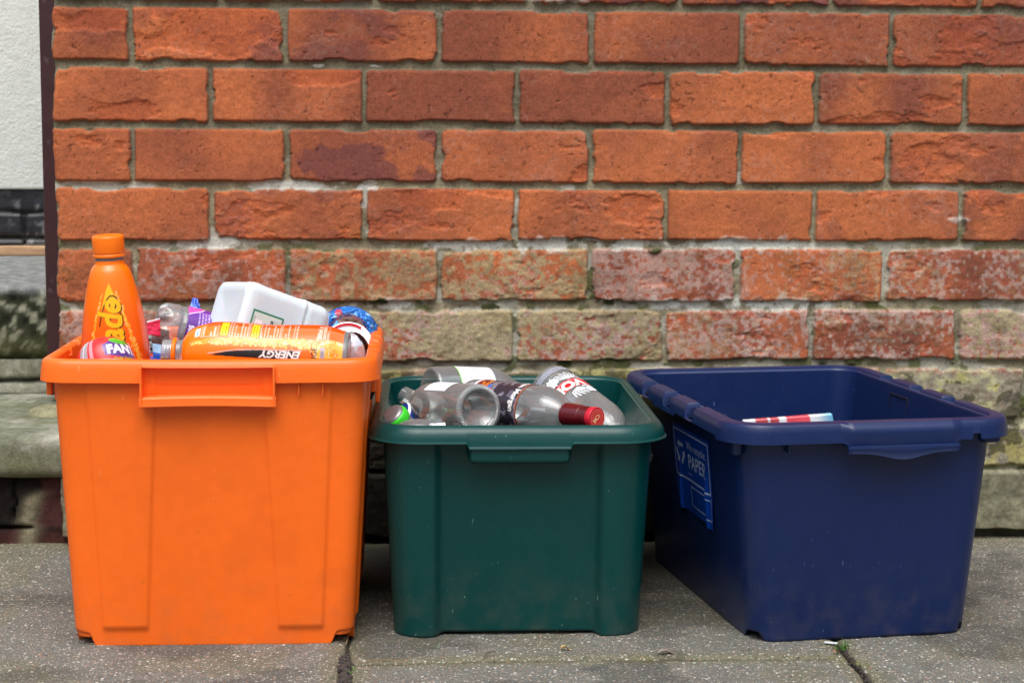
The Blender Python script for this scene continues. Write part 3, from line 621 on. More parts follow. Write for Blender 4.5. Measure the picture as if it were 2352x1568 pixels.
def orim(Q, Nn, sd_, z, tg):
    o_, dz, t_ = tg
    f = (sd_ == 0)+(sd_ == 4) > 0
    inh = f & (np.abs(Q[:, 0]) < .0785)
    if t_ == 's': Q[:, 2] = np.where(inh, np.maximum(Q[:, 2], OZ-.0085), Q[:, 2])
    v = Q[:, 1]; lr = (sd_ == 2) | (sd_ == 6)
    no = np.zeros(len(Q))
    for c_ in (-.062, .0, .062): no = np.maximum(no, ss(.0115, .0095, np.abs(v-c_)))
    no *= lr; Q[:, 2] = np.minimum(Q[:, 2], OZ-.011*no)
    Q[:, 2] += -.0016*np.exp(-((Q[:, 0]-.0)/.12)**2)*f
    return Q
op_ = [(-.0035, -.030, 'i'), (-.0035, -.008, 'i'), (-.0030, -.003, 'i'), (-.001, -.0008, 't'), (.002, 0, 't'), (.0075, -.0004, 't'), (.0105, -.0022, 't'), (.0122, -.0055, 't'), (.0135, -.012, 's'), (.0150, -.0275, 's'), (.0134, -.0275, 's'), (.0115, -.012, 's'), (.009, -.006, 's'), (.0005, -.006, 's'), (.0005, -.030, 'i')]
rim = rim_mesh('rim', Path(260, 260, 12), .1905, .1795, .022, OZ, op_, OP, ob, orim)
def handle_o(sgn):
    P = []
    for s_ in (-1, 1):
        x = s_*.0800; P.append(rbox(.0013, .0105, .0245, .0008, 1, (x*.99, sgn*(.1905), OZ-.0325)))
    # curved bar
    xs_ = np.linspace(-.0815, .0815, 40); pr_ = [(.1775, -.0455), (.1975, -.0455), (.1995, -.0475), (.2002, -.0565), (.1985, -.0578), (.1968, -.0565), (.1968, -.0495), (.1775, -.0485)]
    V = np.array([(x, sgn*a, OZ+b_+.0016*math.cos(x/.0815*1.5)) for (a, b_) in pr_ for x in xs_]); n = 40; L_ = []
    for j in range(len(pr_)):
        for i in range(n-1):
            q = (j*n+i, j*n+i+1, ((j+1) % len(pr_))*n+i+1, ((j+1) % len(pr_))*n+i); L_.append(q if sgn > 0 else q[::-1])
    L_.append(tuple(j*n for j in range(len(pr_)))); L_.append(tuple(j*n+n-1 for j in range(len(pr_)))[::-1]); P.append((V, L_))
    v, f = join(P); o = mesh('handle', v, f, OP, ob, smooth=False); return o
handle_o(-1); handle_o(1)
P = []
for (x, y, w_, h_) in ((-.1965, -.150, .0045, .028), (-.1900, -.135, .004, .036), (.1965, -.120, .0030, .030), (.1992, -.02, .0045, .058), (.1992, .06, .0045, .058), (-.1992, .02, .0045, .05)):
    P.append(rbox(.0032, w_, h_/2, .001, 1, (x, y, OZ-.026-h_/2+.006)))
for x in (.108, .137): P.append(rbox(.0009, .004, .009, .0005, 1, (x, -.185, OZ-.036)))
for v, f in P: mesh('rib', v, f, OP, ob)
# --- green bin
GP = plastic('green_plastic', S(2, 62, 60), .24, S(40, 60, 56), S(150, 200, 190))
cx, cy = .1510, -.3270; GZ = .2728
gb = empty('recycling_bin', (cx, cy, 0), 'dark green plastic recycling box full of empty glass bottles', 'bin', rz=rad(-.9))
def gdisp(Q, sd_, z, tg):
    u = Q[:, 0]; v = Q[:, 1]; fb = (sd_ == 0) | (sd_ == 4); lr = (sd_ == 2) | (sd_ == 6)
    d = -1.0*fb*.0125*ss(.108, .093, np.abs(u)); d = d-lr*.0085*ss(.16, .14, np.abs(v)); d = d*ss(.268, .235, z)
    if tg[0] == 'o': d = d*1.0+fb*.0035*(ss(.113, .093, np.abs(u)))*ss(.26, 0, z)*0
    # hand hold pressed into the back panel
    d += (sd_ == 4)*.006*ss(.060, .056, np.abs(u))*ss(.215, .222, z)*ss(.25, .242, z)
    return d
def gzmod(Q, sd_, z, t_):
    m_ = ss(.112, .090, np.abs(Q[:, 0])); m2 = ss(.165, .14, np.abs(Q[:, 1])); k = np.where((sd_ == 0) | (sd_ == 4), m_, np.where((sd_ == 2) | (sd_ == 6), m2, 0)); return z+.0045*k*(1-t_)
body_mesh('bin_body', Path(150, 100, 14), (.1565, .206, .040), (.1700, .222, .048), 0, GZ-.003, .003, gdisp, GP, gb, 80, zmod=gzmod)
gp = [(-.0035, -.020, 'i'), (-.003, -.006, 'i'), (-.0012, -.0016, 't'), (.001, -.0002, 't'), (.0035, 0, 't'), (.0070, -.0012, 't'), (.0110, -.0048, 't'), (.0138, -.0095, 't'), (.0152, -.0150, 's'), (.0158, -.0185, 's'), (.0178, -.0196, 'f'), (.0182, -.0208, 'f'), (.0160, -.0216, 'f'), (.0138, -.0205, 's'), (.0130, -.014, 's'), (.009, -.006, 's'), (.0005, -.0035, 's'), (.0005, -.020, 'i')]
def grim(Q, Nn, sd_, z, tg):
    fb = (sd_ == 0) | (sd_ == 4); k = fb*ss(.0655, .062, np.abs(Q[:, 0])); 
    if tg[2] in ('f',): Q[:, 2] -= k*.0065
    if tg[2] == 's' and tg[1] < -.013: Q[:, 2] -= k*.006
    return Q
rim_mesh('rim', Path(200, 90, 18), .1700, .222, .048, GZ, gp, GP, gb, grim)
def pocket(parent, sgn, m, hw, y_, depth, ztop, h, r):
    """hand pocket hanging below the rim: half-tube with rounded bottom corners"""
    xs_ = np.linspace(-hw, hw, 60); V = []; rows_ = 14
    for j in range(rows_):
        t_ = j/(rows_-1)
        for x in xs_:
            e_ = min(1, (hw-abs(x))/r); hh = h-r*(1-math.sqrt(max(0, 1-(1-e_)**2))); z = ztop-hh*t_; bul = depth*(ss(0, 1, min(1, (hw-abs(x))/.006)))*(1 if t_ < .72 else math.sqrt(max(0, 1-((t_-.72)/.28)**2)))
            V.append((x, sgn*(y_+bul), z))
    L_ = [tuple(q) if sgn > 0 else tuple(q[::-1]) for q in quads_to_list(grid_faces(60, rows_))]
    return mesh('handle', V, L_, m, parent)
pocket(gb, -1, GP, .0655, .2145, .0215, GZ-.0240, .0250, .013); pocket(gb, 1, GP, .0655, .2145, .0215, GZ-.0240, .0250, .013)
# --- blue bin
BP = plastic('blue_plastic', S(17, 36, 80), .25, S(60, 62, 70), S(130, 150, 205))
ang = rad(7.75); ca, sa = math.cos(ang), math.sin(ang); nx_, my_ = .5028, -.392
BZ = .280
bb = empty('recycling_bin', (nx_*ca-my_*sa, nx_*sa+my_*ca, 0), 'navy blue plastic recycling box with a notched rim, standing askew at right', 'bin', rz=ang)
def bdisp(Q, sd_, z, tg): return np.zeros(len(Q))+((sd_ == 0)*.0015*np.sin(z*8)*np.cos(Q[:, 0]*8))
def bzmod(Q, sd_, z, t_):
    c_ = ss(.200, .212, -Q[:, 1])*ss(.232, .226, -Q[:, 1])*(Q[:, 0] < -.11); c2 = (Q[:, 0] > .132)*ss(-.215, -.225, Q[:, 1])
    return np.maximum(z, .012*np.maximum(c_*(1-t_), c2))
body_mesh('bin_body', Path(120, 120, 16), (.1450, .236, .034), (.1705, .2480, .036), 0, BZ-.004, .003, bdisp, BP, bb, 70, zmod=bzmod)
bp_ = [(-.0035, -.022, 'i'), (-.003, -.007, 'i'), (-.0015, -.0018, 't'), (.001, 0, 't'), (.0120, -.0002, 't'), (.0165, -.0012, 't'), (.0190, -.0045, 't'), (.0200, -.011, 's'), (.0215, -.0245, 's'), (.0200, -.0245, 's'), (.0180, -.011, 's'), (.0130, -.0045, 's'), (.0005, -.0045, 's'), (.0005, -.022, 'i')]
NOT = (-.095, .010, .115)
def brim(Q, Nn, sd_, z, tg):
    o_, dz, t_ = tg; v = Q[:, 1]; u = Q[:, 0]; lr = (sd_ == 2) | (sd_ == 6)
    no = np.zeros(len(Q))
    for c_ in NOT: no = np.maximum(no, ss(.0200, .0145, np.abs(v-c_)))
    Q[:, 2] = np.minimum(Q[:, 2], BZ-.0185*no*lr)
    f = (sd_ == 0); k = f*ss(.080, .064, np.abs(u-.030))
    if o_ > .011: Q[:, 1] -= k*(.0075 if dz > -.012 else .0035); 
    if t_ == 's' and o_ > .015: Q[:, 2] -= k*.0045*(1 if dz < -.02 else .4)
    if t_ == 't' and o_ > .015: Q[:, 2] -= k*.0028
    n2 = f*ss(.0115, .0105, np.abs(u-.1345))
    if dz < -.02: Q[:, 2] += n2*.0075
    if dz < -.02 and t_ == 's': Q[:, 2] += ss(.05, .053, np.abs(v-.02))*lr*.0045
    return Q
rim_mesh('rim', Path(260, 340, 16), .1705, .2480, .036, BZ, bp_, BP, bb, brim)
xs_ = np.linspace(-.043, .103, 50); V = []; rows_ = [(.2500, 0), (.2720, 0), (.2775, -.001), (.2780, -.4), (.2765, -1), (.2745, -1), (.2750, -.003/.013)]
for (yy, k) in rows_:
    for x in xs_:
        q = (x-.030)/.073; hh = .0095+.0085*math.exp(-((q)/.42)**2); V.append((x, -yy, BZ-.0275+k*hh if k < -.01 else BZ-.0275+k*.01))
L_ = quads_to_list(grid_faces(50, len(rows_))); mesh('handle', V, [tuple(q[::-1]) for q in L_]+[tuple(j*50 for j in range(len(rows_))), tuple(j*50+49 for j in range(len(rows_)))[::-1]], BP, bb, smooth=False)
P = [rbox(.0009, .006, .010, .0005, 1, (-.112, -.2535, BZ-.028)), rbox(.0125, .0075, .008, .0055, 2, (.158, -.245, BZ-.0255)), rbox(.0065, .011, .013, .005, 2, (-.1705, -.226, BZ-.030))]
for v, f in P: mesh('rib', v, f, BP, bb)
P = []
for c_ in (-.005, .055): P.append(rbox(.0011, .0012, .011, .0004, 1, (.1652, c_+.03, BZ-.030)))
P.append(rbox(.0011, .031, .0012, .0004, 1, (.1652, .055, BZ-.019))); v, f = join(P); mesh('slot_mark', v, f, mat('dark_slot', tuple(S(14, 18, 40)), .5), bb)
# paper label on the left side of the blue bin
LW, LH = .170, .135; cv = Canvas(LW, LH, S(14, 60, 150), 4000); wh = S(168, 186, 214)
cv.frame(.006, .052, LW-.008, LH-.006, .0028, wh); cv.text('We recycle:', .106, .108, .0180, wh, sx=.98); cv.text('PAPER', .107, .083, .032, wh, bold=.01, sx=.92)
cv.small(.064, .061, .156, .066, 1, S(110, 150, 200), seed=3); cv.frame(.070, .012, LW-.008, .044, .0014, wh); cv.small(.012, .036, .060, .041, 1, S(110, 150, 200), seed=4)
for a_ in (90, 210, 330):                       # chasing arrows
    an = rad(a_); c0 = (.034, .092); tn = (math.cos(an+math.pi/2), math.sin(an+math.pi/2)); pc = (c0[0]+.013*math.cos(an), c0[1]+.013*math.sin(an))
    cv.line([(pc[0]-tn[0]*.010, pc[1]-tn[1]*.010), (pc[0]+tn[0]*.006, pc[1]+tn[1]*.006)], .006, wh)
    hp = (pc[0]+tn[0]*.013, pc[1]+tn[1]*.013); nn = (math.cos(an), math.sin(an)); q = (pc[0]+tn[0]*.004, pc[1]+tn[1]*.004)
    cv.poly([hp, (q[0]+nn[0]*.007, q[1]+nn[1]*.007), (q[0]-nn[0]*.007, q[1]-nn[1]*.007)], wh)
nu, nv = 220, 180; us = np.linspace(0, LW, nu); vs = np.linspace(0, LH, nv); U, Vv = np.meshgrid(us, vs)
y_l = .060-U                                  # runs from the back towards the front
zb_ = BZ-.047-.85*(LH-Vv); z_t = zb_/(BZ-.004); xl = -(.1450+(.1705-.1450)*z_t)-.0012
low_ = 1-Vv/LH; pk = np.exp(-((U-.147)/.0055)**2)*ss(.2, .7, low_)+.8*np.exp(-((U-.030)/.004)**2)*ss(.35, .8, low_)+.5*ss(.150, .17, U)*ss(.5, 1, low_)
xl = xl-.0045*pk-.0010*np.sin(U*70)*low_; zb_ = zb_-.006*ss(.12, .17, U)*low_+.010*ss(.02, 0, U)*low_
LV = np.stack([xl, y_l, zb_], -1).reshape(-1, 3); lab = mesh('label', LV, grid_faces(nu, nv), PRINT, bb, cv.sample(U.ravel(), Vv.ravel())); lab['label'] = 'peeling blue paper sticker with white writing'
# ------------------------------------------------------------------ contents of the orange bin
ORG = S(255, 122, 4); ORR = S(250, 78, 6); YEL = S(246, 186, 20); BLK = S(30, 18, 16); BUB = [S(252, 158, 26), S(250, 140, 18), S(254, 176, 50), S(248, 160, 30)]
CAPM = mat('orange_cap', tuple(S(255, 122, 4)), .32, fine=((40, .04),))
def energy_canvas(R, L, lying=False):
    Wc = 2*math.pi*R; cv = Canvas(Wc, L, ORG, 2600); c0 = Wc/2
    t_ = ss(L, L*.35, cv.Y+0*cv.X)[..., None]; cv.a = cv.a*(1-t_)+ORR*t_; k = L/.245
    # pointed yellow swoosh
    top = L-.026
    def arc(pts): return [(c0+x, top+y) for x, y in pts]
    cv.bubbles(lambda t: (c0-.011-.026*t**.8, top-.012-.105*t), 330, .0017, BUB, 3, .0004, .0018); cv.bubbles(lambda t: (c0+.011+.033*t**.9, top-.012-.120*t), 520, .0020, BUB, 4, .0004, .0020)
    cv.poly(arc([(.0, 0), (.009, -.016), (.0215, -.044), (.026, -.058), (.0165, -.036), (.008, -.026), (0, -.0195), (-.006, -.0205), (-.011, -.030), (-.014, -.045), (-.012, -.030), (-.006, -.010)]), YEL)
    cv.line(arc([(.012, -.019), (.006, -.0155), (.001, -.0155), (-.004, -.0195), (-.009, -.028), (-.0125, -.038), (-.0155, -.052)]), .0019, BLK)
    cv.line(arc([(0, -.0245), (.005, -.025), (.010, -.030), (.017, -.041)]), .0018, BLK)
    x_, y_ = c0+.001, top-.073*1.0
    tk = dict(rot=rad(90), shear=.22, bold=.03, sx=.76, align='RIGHT')
    cv.text('Lucozade', x_+.0016, top-.0225, .047, BLK, **tk); cv.text('Lucozade', x_, top-.0215, .047, YEL, **tk)
    cv.poly(arc([(.0205, -.075), (.026, -.092), (.033, -.125), (.035, -.16), (.029, -.18), (.0245, -.14), (.0225, -.10)]), BLK)
    cv.line(arc([(.0205, -.075), (.027, -.092), (.0340, -.125), (.036, -.16)]), .0009, S(240, 220, 210))
    return cv
# standing bottle
R_ = .0425; base_p = at(283, 1030, -.455); top_p = at(247, 538, -.470)
Lb = float(np.linalg.norm(top_p-base_p))
tb = thing('drink_bottle', axm(base_p, top_p, (.05, -1, .05)), 'upright orange energy drink bottle with its cap on, standing at left in the orange bin', 'bottle', None)
bprof = smoothprof([(.002, 0), (.034, .001), (.041, .008), (.0425, .03), (.0425, Lb-.165), (.0405, Lb-.130), (.0365, Lb-.098), (.0305, Lb-.069), (.0245, Lb-.046), (.0195, Lb-.0385), (.0172, Lb-.0365), (.0170, Lb-.026)], 2)
ecan = energy_canvas(R_, Lb-.0315-.01)
V, F, T_, A_ = lathe([p for p in bprof if p[1] > Lb-.0375 or p[1] < .012], 72); 
V, F, T_, A_ = lathe(resample(bprof, .004), 72); mesh('bottle_body', V, F, PET, tb)
sleeve('label_sleeve', bprof, .010, Lb-.0315, ecan, tb, n=420, Rref=R_)
def cap_mesh(r, h, m, parent, z0=0, knurl=60, name='cap', band=True):
    pr_ = ([(r*.97, z0-.0055), (r*1.0, z0-.005), (r*1.0, z0-.0018), (r*.93, z0-.0012)] if band else [])+[(r*.985, z0), (r, z0+.001), (r*.985, z0+h-.0035), (r*.96, z0+h-.0012), (r*.90, z0+h-.0002), (r*.80, z0+h), (r*.72, z0+h-.0006), (r*.3, z0+h-.0004), (.0002, z0+h-.0004)]
    V, F, T_, A_ = lathe(pr_, knurl*4, disp=lambda T, A: .00022*np.sin(T*knurl)*(A > z0+.001)*(A < z0+h-.003)); return mesh(name, V, F, m, parent)
cap_mesh(.0197, .0215, CAPM, tb, Lb-.0225)
# lying bottle
p_n = at(374, 808, -.478); p_b = at(803, 826, -.492); R2 = .0425; L2 = float(np.linalg.norm(p_b-p_n))
lb = thing('drink_bottle', axm(p_b, p_n, (0, -1, .35)), 'uncapped orange energy drink bottle lying across the front of the orange bin', 'bottle')
prof2 = smoothprof([(.002, .002), (.033, .000), (.0345, .002), (.0362, .012), (.0415, .030), (.0405, .07), (.0385, .10), (.0405, .135), (.0405, .165), (.0375, L2-.055), (.0300, L2-.034), (.0175, L2-.0255), (.0155, L2-.0245), (.0152, L2-.0015), (.0140, L2)], 2)
V, F, T_, A_ = lathe(resample(prof2, .003), 90); mesh('bottle_body', V, F, PET, lb)
Wc = 2*math.pi*R2; L_sl = L2-.027-.006; cv = Canvas(Wc, L_sl, ORG, 2600); c0 = Wc/2
t_ = ss(L_sl*.95, L_sl*.2, cv.Y)[..., None]; up_ = cv.X
cv.a = cv.a*(1-t_*.5)+ORR*(t_*.5)
# u = 0 at the back, c0 faces the camera side, larger u = higher up
gr_ = ss(.0, .03, cv.X-(c0+.014))[..., None]*ss(L_sl-.02, L_sl-.07, cv.Y)[..., None]; cv.a = cv.a*(1-gr_*.85)+S(252, 130, 96)*(gr_*.85)
cv.put((cv.X > c0+.0365) & (cv.Y < L_sl-.03), S(248, 84, 8))
cv.line([(c0+.014, 0), (c0+.0145, L_sl*.5), (c0+.013, L_sl-.05), (c0+.008, L_sl-.01)], .0006, S(255, 205, 150))
cv.bubbles(lambda t: (c0+.0065+.004*math.sin(t*3), .030+.155*(1-t)**1), 900, .0030, BUB+[S(255, 214, 120)], 7, .0006, .0030)
cv.poly([(c0-.0135, .052), (c0-.0010, .052), (c0-.0005, .060), (c0-.0010, .11), (c0-.004, .14), (c0-.0100, .165)], BLK)
cv.line([(c0-.0002, .050), (c0+.0002, .09), (c0-.002, .13), (c0-.0080, .165)], .0008, S(225, 205, 200))
cv.text('ENERGY', c0-.0055, .0755, .0125, S(250, 240, 235), rot=rad(90), shear=.25, bold=.03, sx=1.05)
for rr_, c_ in ((.0235, S(252, 200, 120)), (.0215, S(255, 232, 180)), (.0195, S(253, 176, 60))): cv.ell(c0-.006, .012, rr_, rr_, c_)
cv.bubbles(lambda t: (c0-.010+.018*t, .004+.016*t), 120, .004, [S(255, 150, 20), S(252, 200, 90), S(250, 140, 10)], 9, .0008, .0028)
cv.rect(c0-.016, .022, c0+.0055, .0272, S(176, 172, 178)); cv.text('GLUCOSE', c0-.012, .0246, .0052, S(90, 30, 40), rot=0, sx=1.1); cv.text('ORANGE', c0-.015, .0345, .0095, BLK, bold=.03, sx=1.0)
W_ = S(255, 214, 196)
cv.frame(c0+.0155, .155, c0+.040, .176, .0006, W_); cv.small(c0+.017, .157, c0+.038, .175, 4, W_, vertical=False, seed=11)
cv.rect(c0+.018, .178, c0+.036, .184, S(238, 240, 244)); cv.small(c0+.02, .179, c0+.034, .183, 1, S(60, 140, 210), seed=5)
for y_ in (.143, .105): cv.rect(c0+.0175, y_, c0+.046, y_+.009, S(248, 214, 40)); cv.small(c0+.019, y_+.001, c0+.044, y_+.008, 2, S(120, 110, 20), seed=int(y_*1000))
for (a_, b_) in ((.116, .141), (.076, .103)):
    cv.frame(c0+.0155, a_, c0+.05, b_, .0006, W_)
    for i in range(int((b_-a_)/.0038)): cv.small(c0+.017, a_+.001+i*.0038, c0+.047, a_+.004+i*.0038, 1, W_, seed=20+i, th=.38)
for i in range(5): cv.small(c0+.017, .056+i*.0035, c0+.045, .0590+i*.0035, 1, W_, seed=40+i, th=.38)
cv.text('500ml', c0+.026, .0290, .0085, W_, bold=.03, sx=.95); cv.text('e', c0+.041, .0290, .011, W_, bold=.02); cv.frame(c0+.0165, .0175, c0+.046, .0245, .0005, W_); cv.small(c0+.018, .0180, c0+.044, .024, 2, W_, seed=50)
sleeve('label_sleeve', prof2, .006, L2-.027, cv, lb, n=420, Rref=R2)
V, F, T_, A_ = lathe([(.0156, L2-.018), (.0186, L2-.0178), (.0188, L2-.0132), (.0156, L2-.0130)], 60); mesh('collar_ring', V, F, CAPM, lb)
th_pts = []
V, F, T_, A_ = lathe(resample([(.0153, L2-.0125), (.0153, L2-.0008), (.0135, L2+.0002), (.0125, L2-.002), (.0125, L2-.012)], .0006), 80, disp=lambda T, A: .0011*np.clip(np.sin((A-L2)/.0036*2*math.pi+T), 0, 1)*(A < L2-.001)); mesh('neck_thread', V, F, PET, lb)
# red fruit drink bottle end at front left
p0 = at(262, 905, -.515); p1 = at(230, 781, -.490)
fb_ = thing('drink_bottle', axm(p0, p1, (.15, -1, .3)), 'round-ended red fruit drink bottle poking up at the left corner of the orange bin', 'bottle'); L3 = float(np.linalg.norm(p1-p0))
pf = smoothprof([(.002, -.06), (.033, -.058), (.0350, -.02), (.0350, L3-.036), (.0335, L3-.020), (.0275, L3-.008), (.017, L3-.001), (.0004, L3)], 2)
V, F, T_, A_ = lathe(resample(pf, .003), 60); mesh('bottle_body', V, F, PET, fb_)
Wc = 2*math.pi*.035; cv = Canvas(Wc, .16, S(226, 42, 40), 3000); c0 = Wc/2; a0_ = -.055; yb_ = L3-a0_-.010
cv.a[:] = cv.a*(1-.25*ss(.02, .05, np.abs(cv.X-c0+.004))[..., None])+S(250, 80, 70)*.25*ss(.02, .05, np.abs(cv.X-c0+.004))[..., None]
cv.put((cv.X < c0-.014) & (cv.X > c0-.019), S(214, 150, 158)); cv.put((cv.X < c0-.022) & (cv.X > c0-.036), S(168, 160, 166)); cv.put((cv.X < c0-.028) & (cv.X > c0-.030), S(226, 222, 226))
cv.poly([(c0-.001, yb_-.006), (c0+.012, yb_-.001), (c0+.050, yb_-.002), (c0+.054, yb_-.026), (c0+.022, yb_-.026), (c0+.0, yb_-.020)], S(94, 58, 138))
cv.ell(c0+.026, yb_-.0035, .015, .0045, S(92, 190, 50), rad(-12)); cv.line([(c0+.014, yb_-.001), (c0+.036, yb_-.007)], .0008, S(40, 120, 30))
cv.text('FANTA', c0+.0315, yb_-.0155, .0165, S(248, 248, 252), bold=.045, sx=1.05, rot=rad(-4)); cv.text('Fruit Twist', c0+.024, yb_-.0275, .006, S(92, 190, 60), bold=.02, rot=rad(-3))
cv.line([(c0-.02, yb_-.021), (c0+.01, yb_-.028), (c0+.04, yb_-.034)], .001, S(255, 250, 250))
sleeve('label_sleeve', pf, a0_, L3-.0035, cv, fb_, th0=-math.pi, th1=math.pi, n=300, Rref=.035)
# crushed clear bottle with purple label
p0 = at(357, 742, -.335); p1 = at(600, 800, -.300)
cb = thing('drink_bottle', axm(p0, p1, (.1, -1, .25)), 'crushed clear plastic bottle with a purple and pink label behind the lying bottle', 'bottle'); R4 = .0325
def crush(T, A): return -.009*np.maximum(0, np.cos(5*T))*np.exp(-((A-.002)/.013)**2)-.008*(fbm(T*2.2+5, A*60, 3, 181)-.3)*ss(.05, .01, A)
pf4 = smoothprof([(.0005, .004), (.014, .001), (.024, -.001), (.030, .007), (.0325, .015), (.0325, .025), (.0305, .030), (.0318, .036), (.0318, .14), (.026, .17), (.014, .19), (.013, .21)], 2)
V, F, T_, A_ = lathe(resample(pf4, .002), 120, disp=crush); mesh('bottle_body', V, F, PET, cb)
Wc = 2*math.pi*.0318; cv = Canvas(Wc, .09, S(112, 58, 158), 3000); c0 = Wc/2
# z axis runs right here: canvas v = to the right, u = downwards
t_ = ss(-.03, .03, cv.X-c0)[..., None]; cv.a = cv.a*(1-t_)+S(66, 34, 112)*t_
cv.poly([(c0-.055, 0), (c0-.022, 0), (c0-.032, .018), (c0-.055, .03)], S(244, 84, 178)); cv.line([(c0-.020, 0), (c0-.031, .018), (c0-.055, .031)], .0012, S(240, 235, 245))
cv.text('500ml', c0+.006, .0060, .0088, S(240, 236, 248), rot=0, bold=.03, sx=.95); cv.text('e', c0+.0215, .0058, .0105, S(240, 236, 248), bold=.02)
for i in range(7): cv.small(c0-.028, .014+i*.0042, c0+.014, .0172+i*.0042, 1, S(196, 170, 220), seed=60+i, th=.5); cv.line([(c0-.028, .0180+i*.0042), (c0+.014, .0180+i*.0042)], .0003, S(170, 140, 205))
cv.ell(c0+.024, .016, .005, .005, S(200, 180, 220)); cv.ell(c0+.024, .016, .0042, .0042, S(66, 34, 112))
sleeve('label', pf4, .036, .124, cv, cb, n=300, Rref=.0318, m=PRINT)
# milk jug
gl = 1/1.62/1000
Lx = np.array([.812, .468, -.352]); Lx /= np.linalg.norm(Lx); Ax = np.array([.52, -.85, .07]); Ax -= Lx*(Ax@Lx); Ax /= np.linalg.norm(Ax); Bx = np.cross(Lx, Ax)
if Bx[2] < 0: Bx = -Bx
Rj = np.stack([Ax, Bx, Lx], 1)
if np.linalg.det(Rj) < 0: Rj = np.stack([Ax, -Bx, Lx], 1)
jm = Matrix.Identity(4)
for i in range(3):
    for j in range(3): jm[i][j] = Rj[i, j]
corner = at(578, 641, -.400)             # corner of base, top, nearest the camera
hA, hB = .049, .049
bs = 1 if np.allclose(Rj[:, 1], Bx) else -1
org = corner-Ax*hA-Bx*hB
for i in range(3): jm[i][3] = org[i]
jug = thing('milk_jug', jm, 'empty translucent white plastic milk jug lying base up on the heap in the orange bin', 'jug')
JM = mat('milky_plastic', tuple(S(212, 228, 234)), .38, spec=.4, sss=.5, bumps=((14, .3, .004),))
nzp = [(0.0, -.006, .85, .012), (0.0, 0, 0.0, 0)]
rings = []
def sup(hx, hy, r, z): return (hx, hy, r, z, 0)
rings = [sup(hA-.016, hB-.016, .008, .0035), sup(hA-.008, hB-.008, .009, .0006), sup(hA-.003, hB-.003, .011, .004), sup(hA-.0006, hB-.0006, .011, .010), sup(hA, hB, .014, .018)]
for z in np.linspace(.03, .085, 8): rings.append(sup(hA, hB, .014, z))
rings += [sup(hA+.0005, hB+.0005, .011, .088), sup(hA-.0012, hB-.0012, .011, .0895), sup(hA-.0012, hB-.0012, .011, .0915), sup(hA, hB, .014, .093)]
for z in np.linspace(.10, .115, 4): rings.append(sup(hA-.0005, hB-.0005, .013, z))
for t_ in np.linspace(0, 1, 9)[1:]: rings.append(sup(hA-.0005-(hA-.019)*math.sin(t_*math.pi/2)**2.2, hB-.0005-(hB-.019)*math.sin(t_*math.pi/2)**2.2, .013, .115+.040*t_))
rings += [sup(.019, .019, .0188, .16), sup(.019, .019, .0188, .172)]
def jmod(Q, Nn, sd_, z, tg):
    d = -.0035*np.exp(-(Q[:, 0]/.028)**2-(Q[:, 1]/.028)**2); 
    if .02 < z < .085: Q[:, :2] -= Nn*(.0022*(np.cos(np.clip(Q[:, 0] if 0 else 0, -1, 1)))*.4)
    return Q
V, F, n = sweep(Path(14, 14, 8), rings, jmod); L_ = quads_to_list(F); V = np.vstack([V, V[:n].mean(0)]); L_ += [((i+1) % n, i, len(V)-1) for i in range(n)]
mesh('jug_body', V, L_, JM, jug)
# jug label on the face towards the camera (local +x face): u along local z, v along local y
JW, JH = .046, .060; cv = Canvas(JW, JH, S(206, 224, 216), 4000)
cv.frame(0, 0, JW, JH, .0022, S(52, 128, 96)); cv.rect(.0, JH-.0025, JW, JH, S(52, 128, 96))
cv.rect(.006, .022, .0165, .048, S(244, 246, 250))
rg = random.Random(5); y_ = .024
while y_ < .044:
    h_ = rg.choice((.0004, .0007, .001)); cv.rect(.0085, y_, .0150, y_+h_, S(70, 76, 110)); y_ += h_+rg.choice((.0005, .0008))
cv.ell(.0225, .040, .0055, .0060, S(84, 104, 190)); cv.ell(.0225, .040, .0042, .0046, S(220, 228, 245)); cv.ell(.0230, .0395, .0018, .0018, S(206, 60, 90))
cv.rect(.0285, .020, .0325, .052, S(28, 40, 48)); cv.small(.029, .022, .032, .050, 1, S(220, 230, 230), vertical=True, seed=8)
for i in range(3): cv.small(.034+i*.003, .024, .0365+i*.003, .053, 1, S(90, 120, 120), vertical=True, seed=70+i)
for i in range(2): cv.small(.0028+i*.0018, .010, .0044+i*.0018, .052, 1, S(110, 130, 120), vertical=True, seed=80+i)
nu, nv = 110, 140; U, Vv = np.meshgrid(np.linspace(0, JW, nu), np.linspace(0, JH, nv))
LV = np.stack([np.full(U.shape, hA+.0006), (Vv-.046)*bs, U+.0145], -1).reshape(-1, 3)
lb2 = mesh('label', LV, grid_faces(nu, nv), PAPERM, jug, cv.sample(U.ravel(), Vv.ravel()))
# ribbed blue cap beside the jug
q0 = at(742, 750, -.235); kc = thing('bottle_cap', axm(q0, q0+np.array([.35, -.55, .55]), (0, -.3, 1)), 'light blue ribbed plastic cap half hidden behind the milk jug', 'cap')
cap_mesh(.020, .012, mat('blue_cap_plastic', tuple(S(84, 178, 232)), .4), kc, 0, 40, band=False)
q0 = at(742, 752, -.205); rp_ = thing('plastic_lid', axm(q0, q0+np.array([.3, -.5, .6]), (0, -.3, 1)), 'crimson red round lid behind the light blue cap', 'lid')
V, F, T_, A_ = lathe(smoothprof([(.0002, .004), (.024, .004), (.026, .002), (.026, -.004)], 1), 48); mesh('lid_disc', V, F, mat('crimson_plastic', tuple(S(190, 30, 62)), .35), rp_)
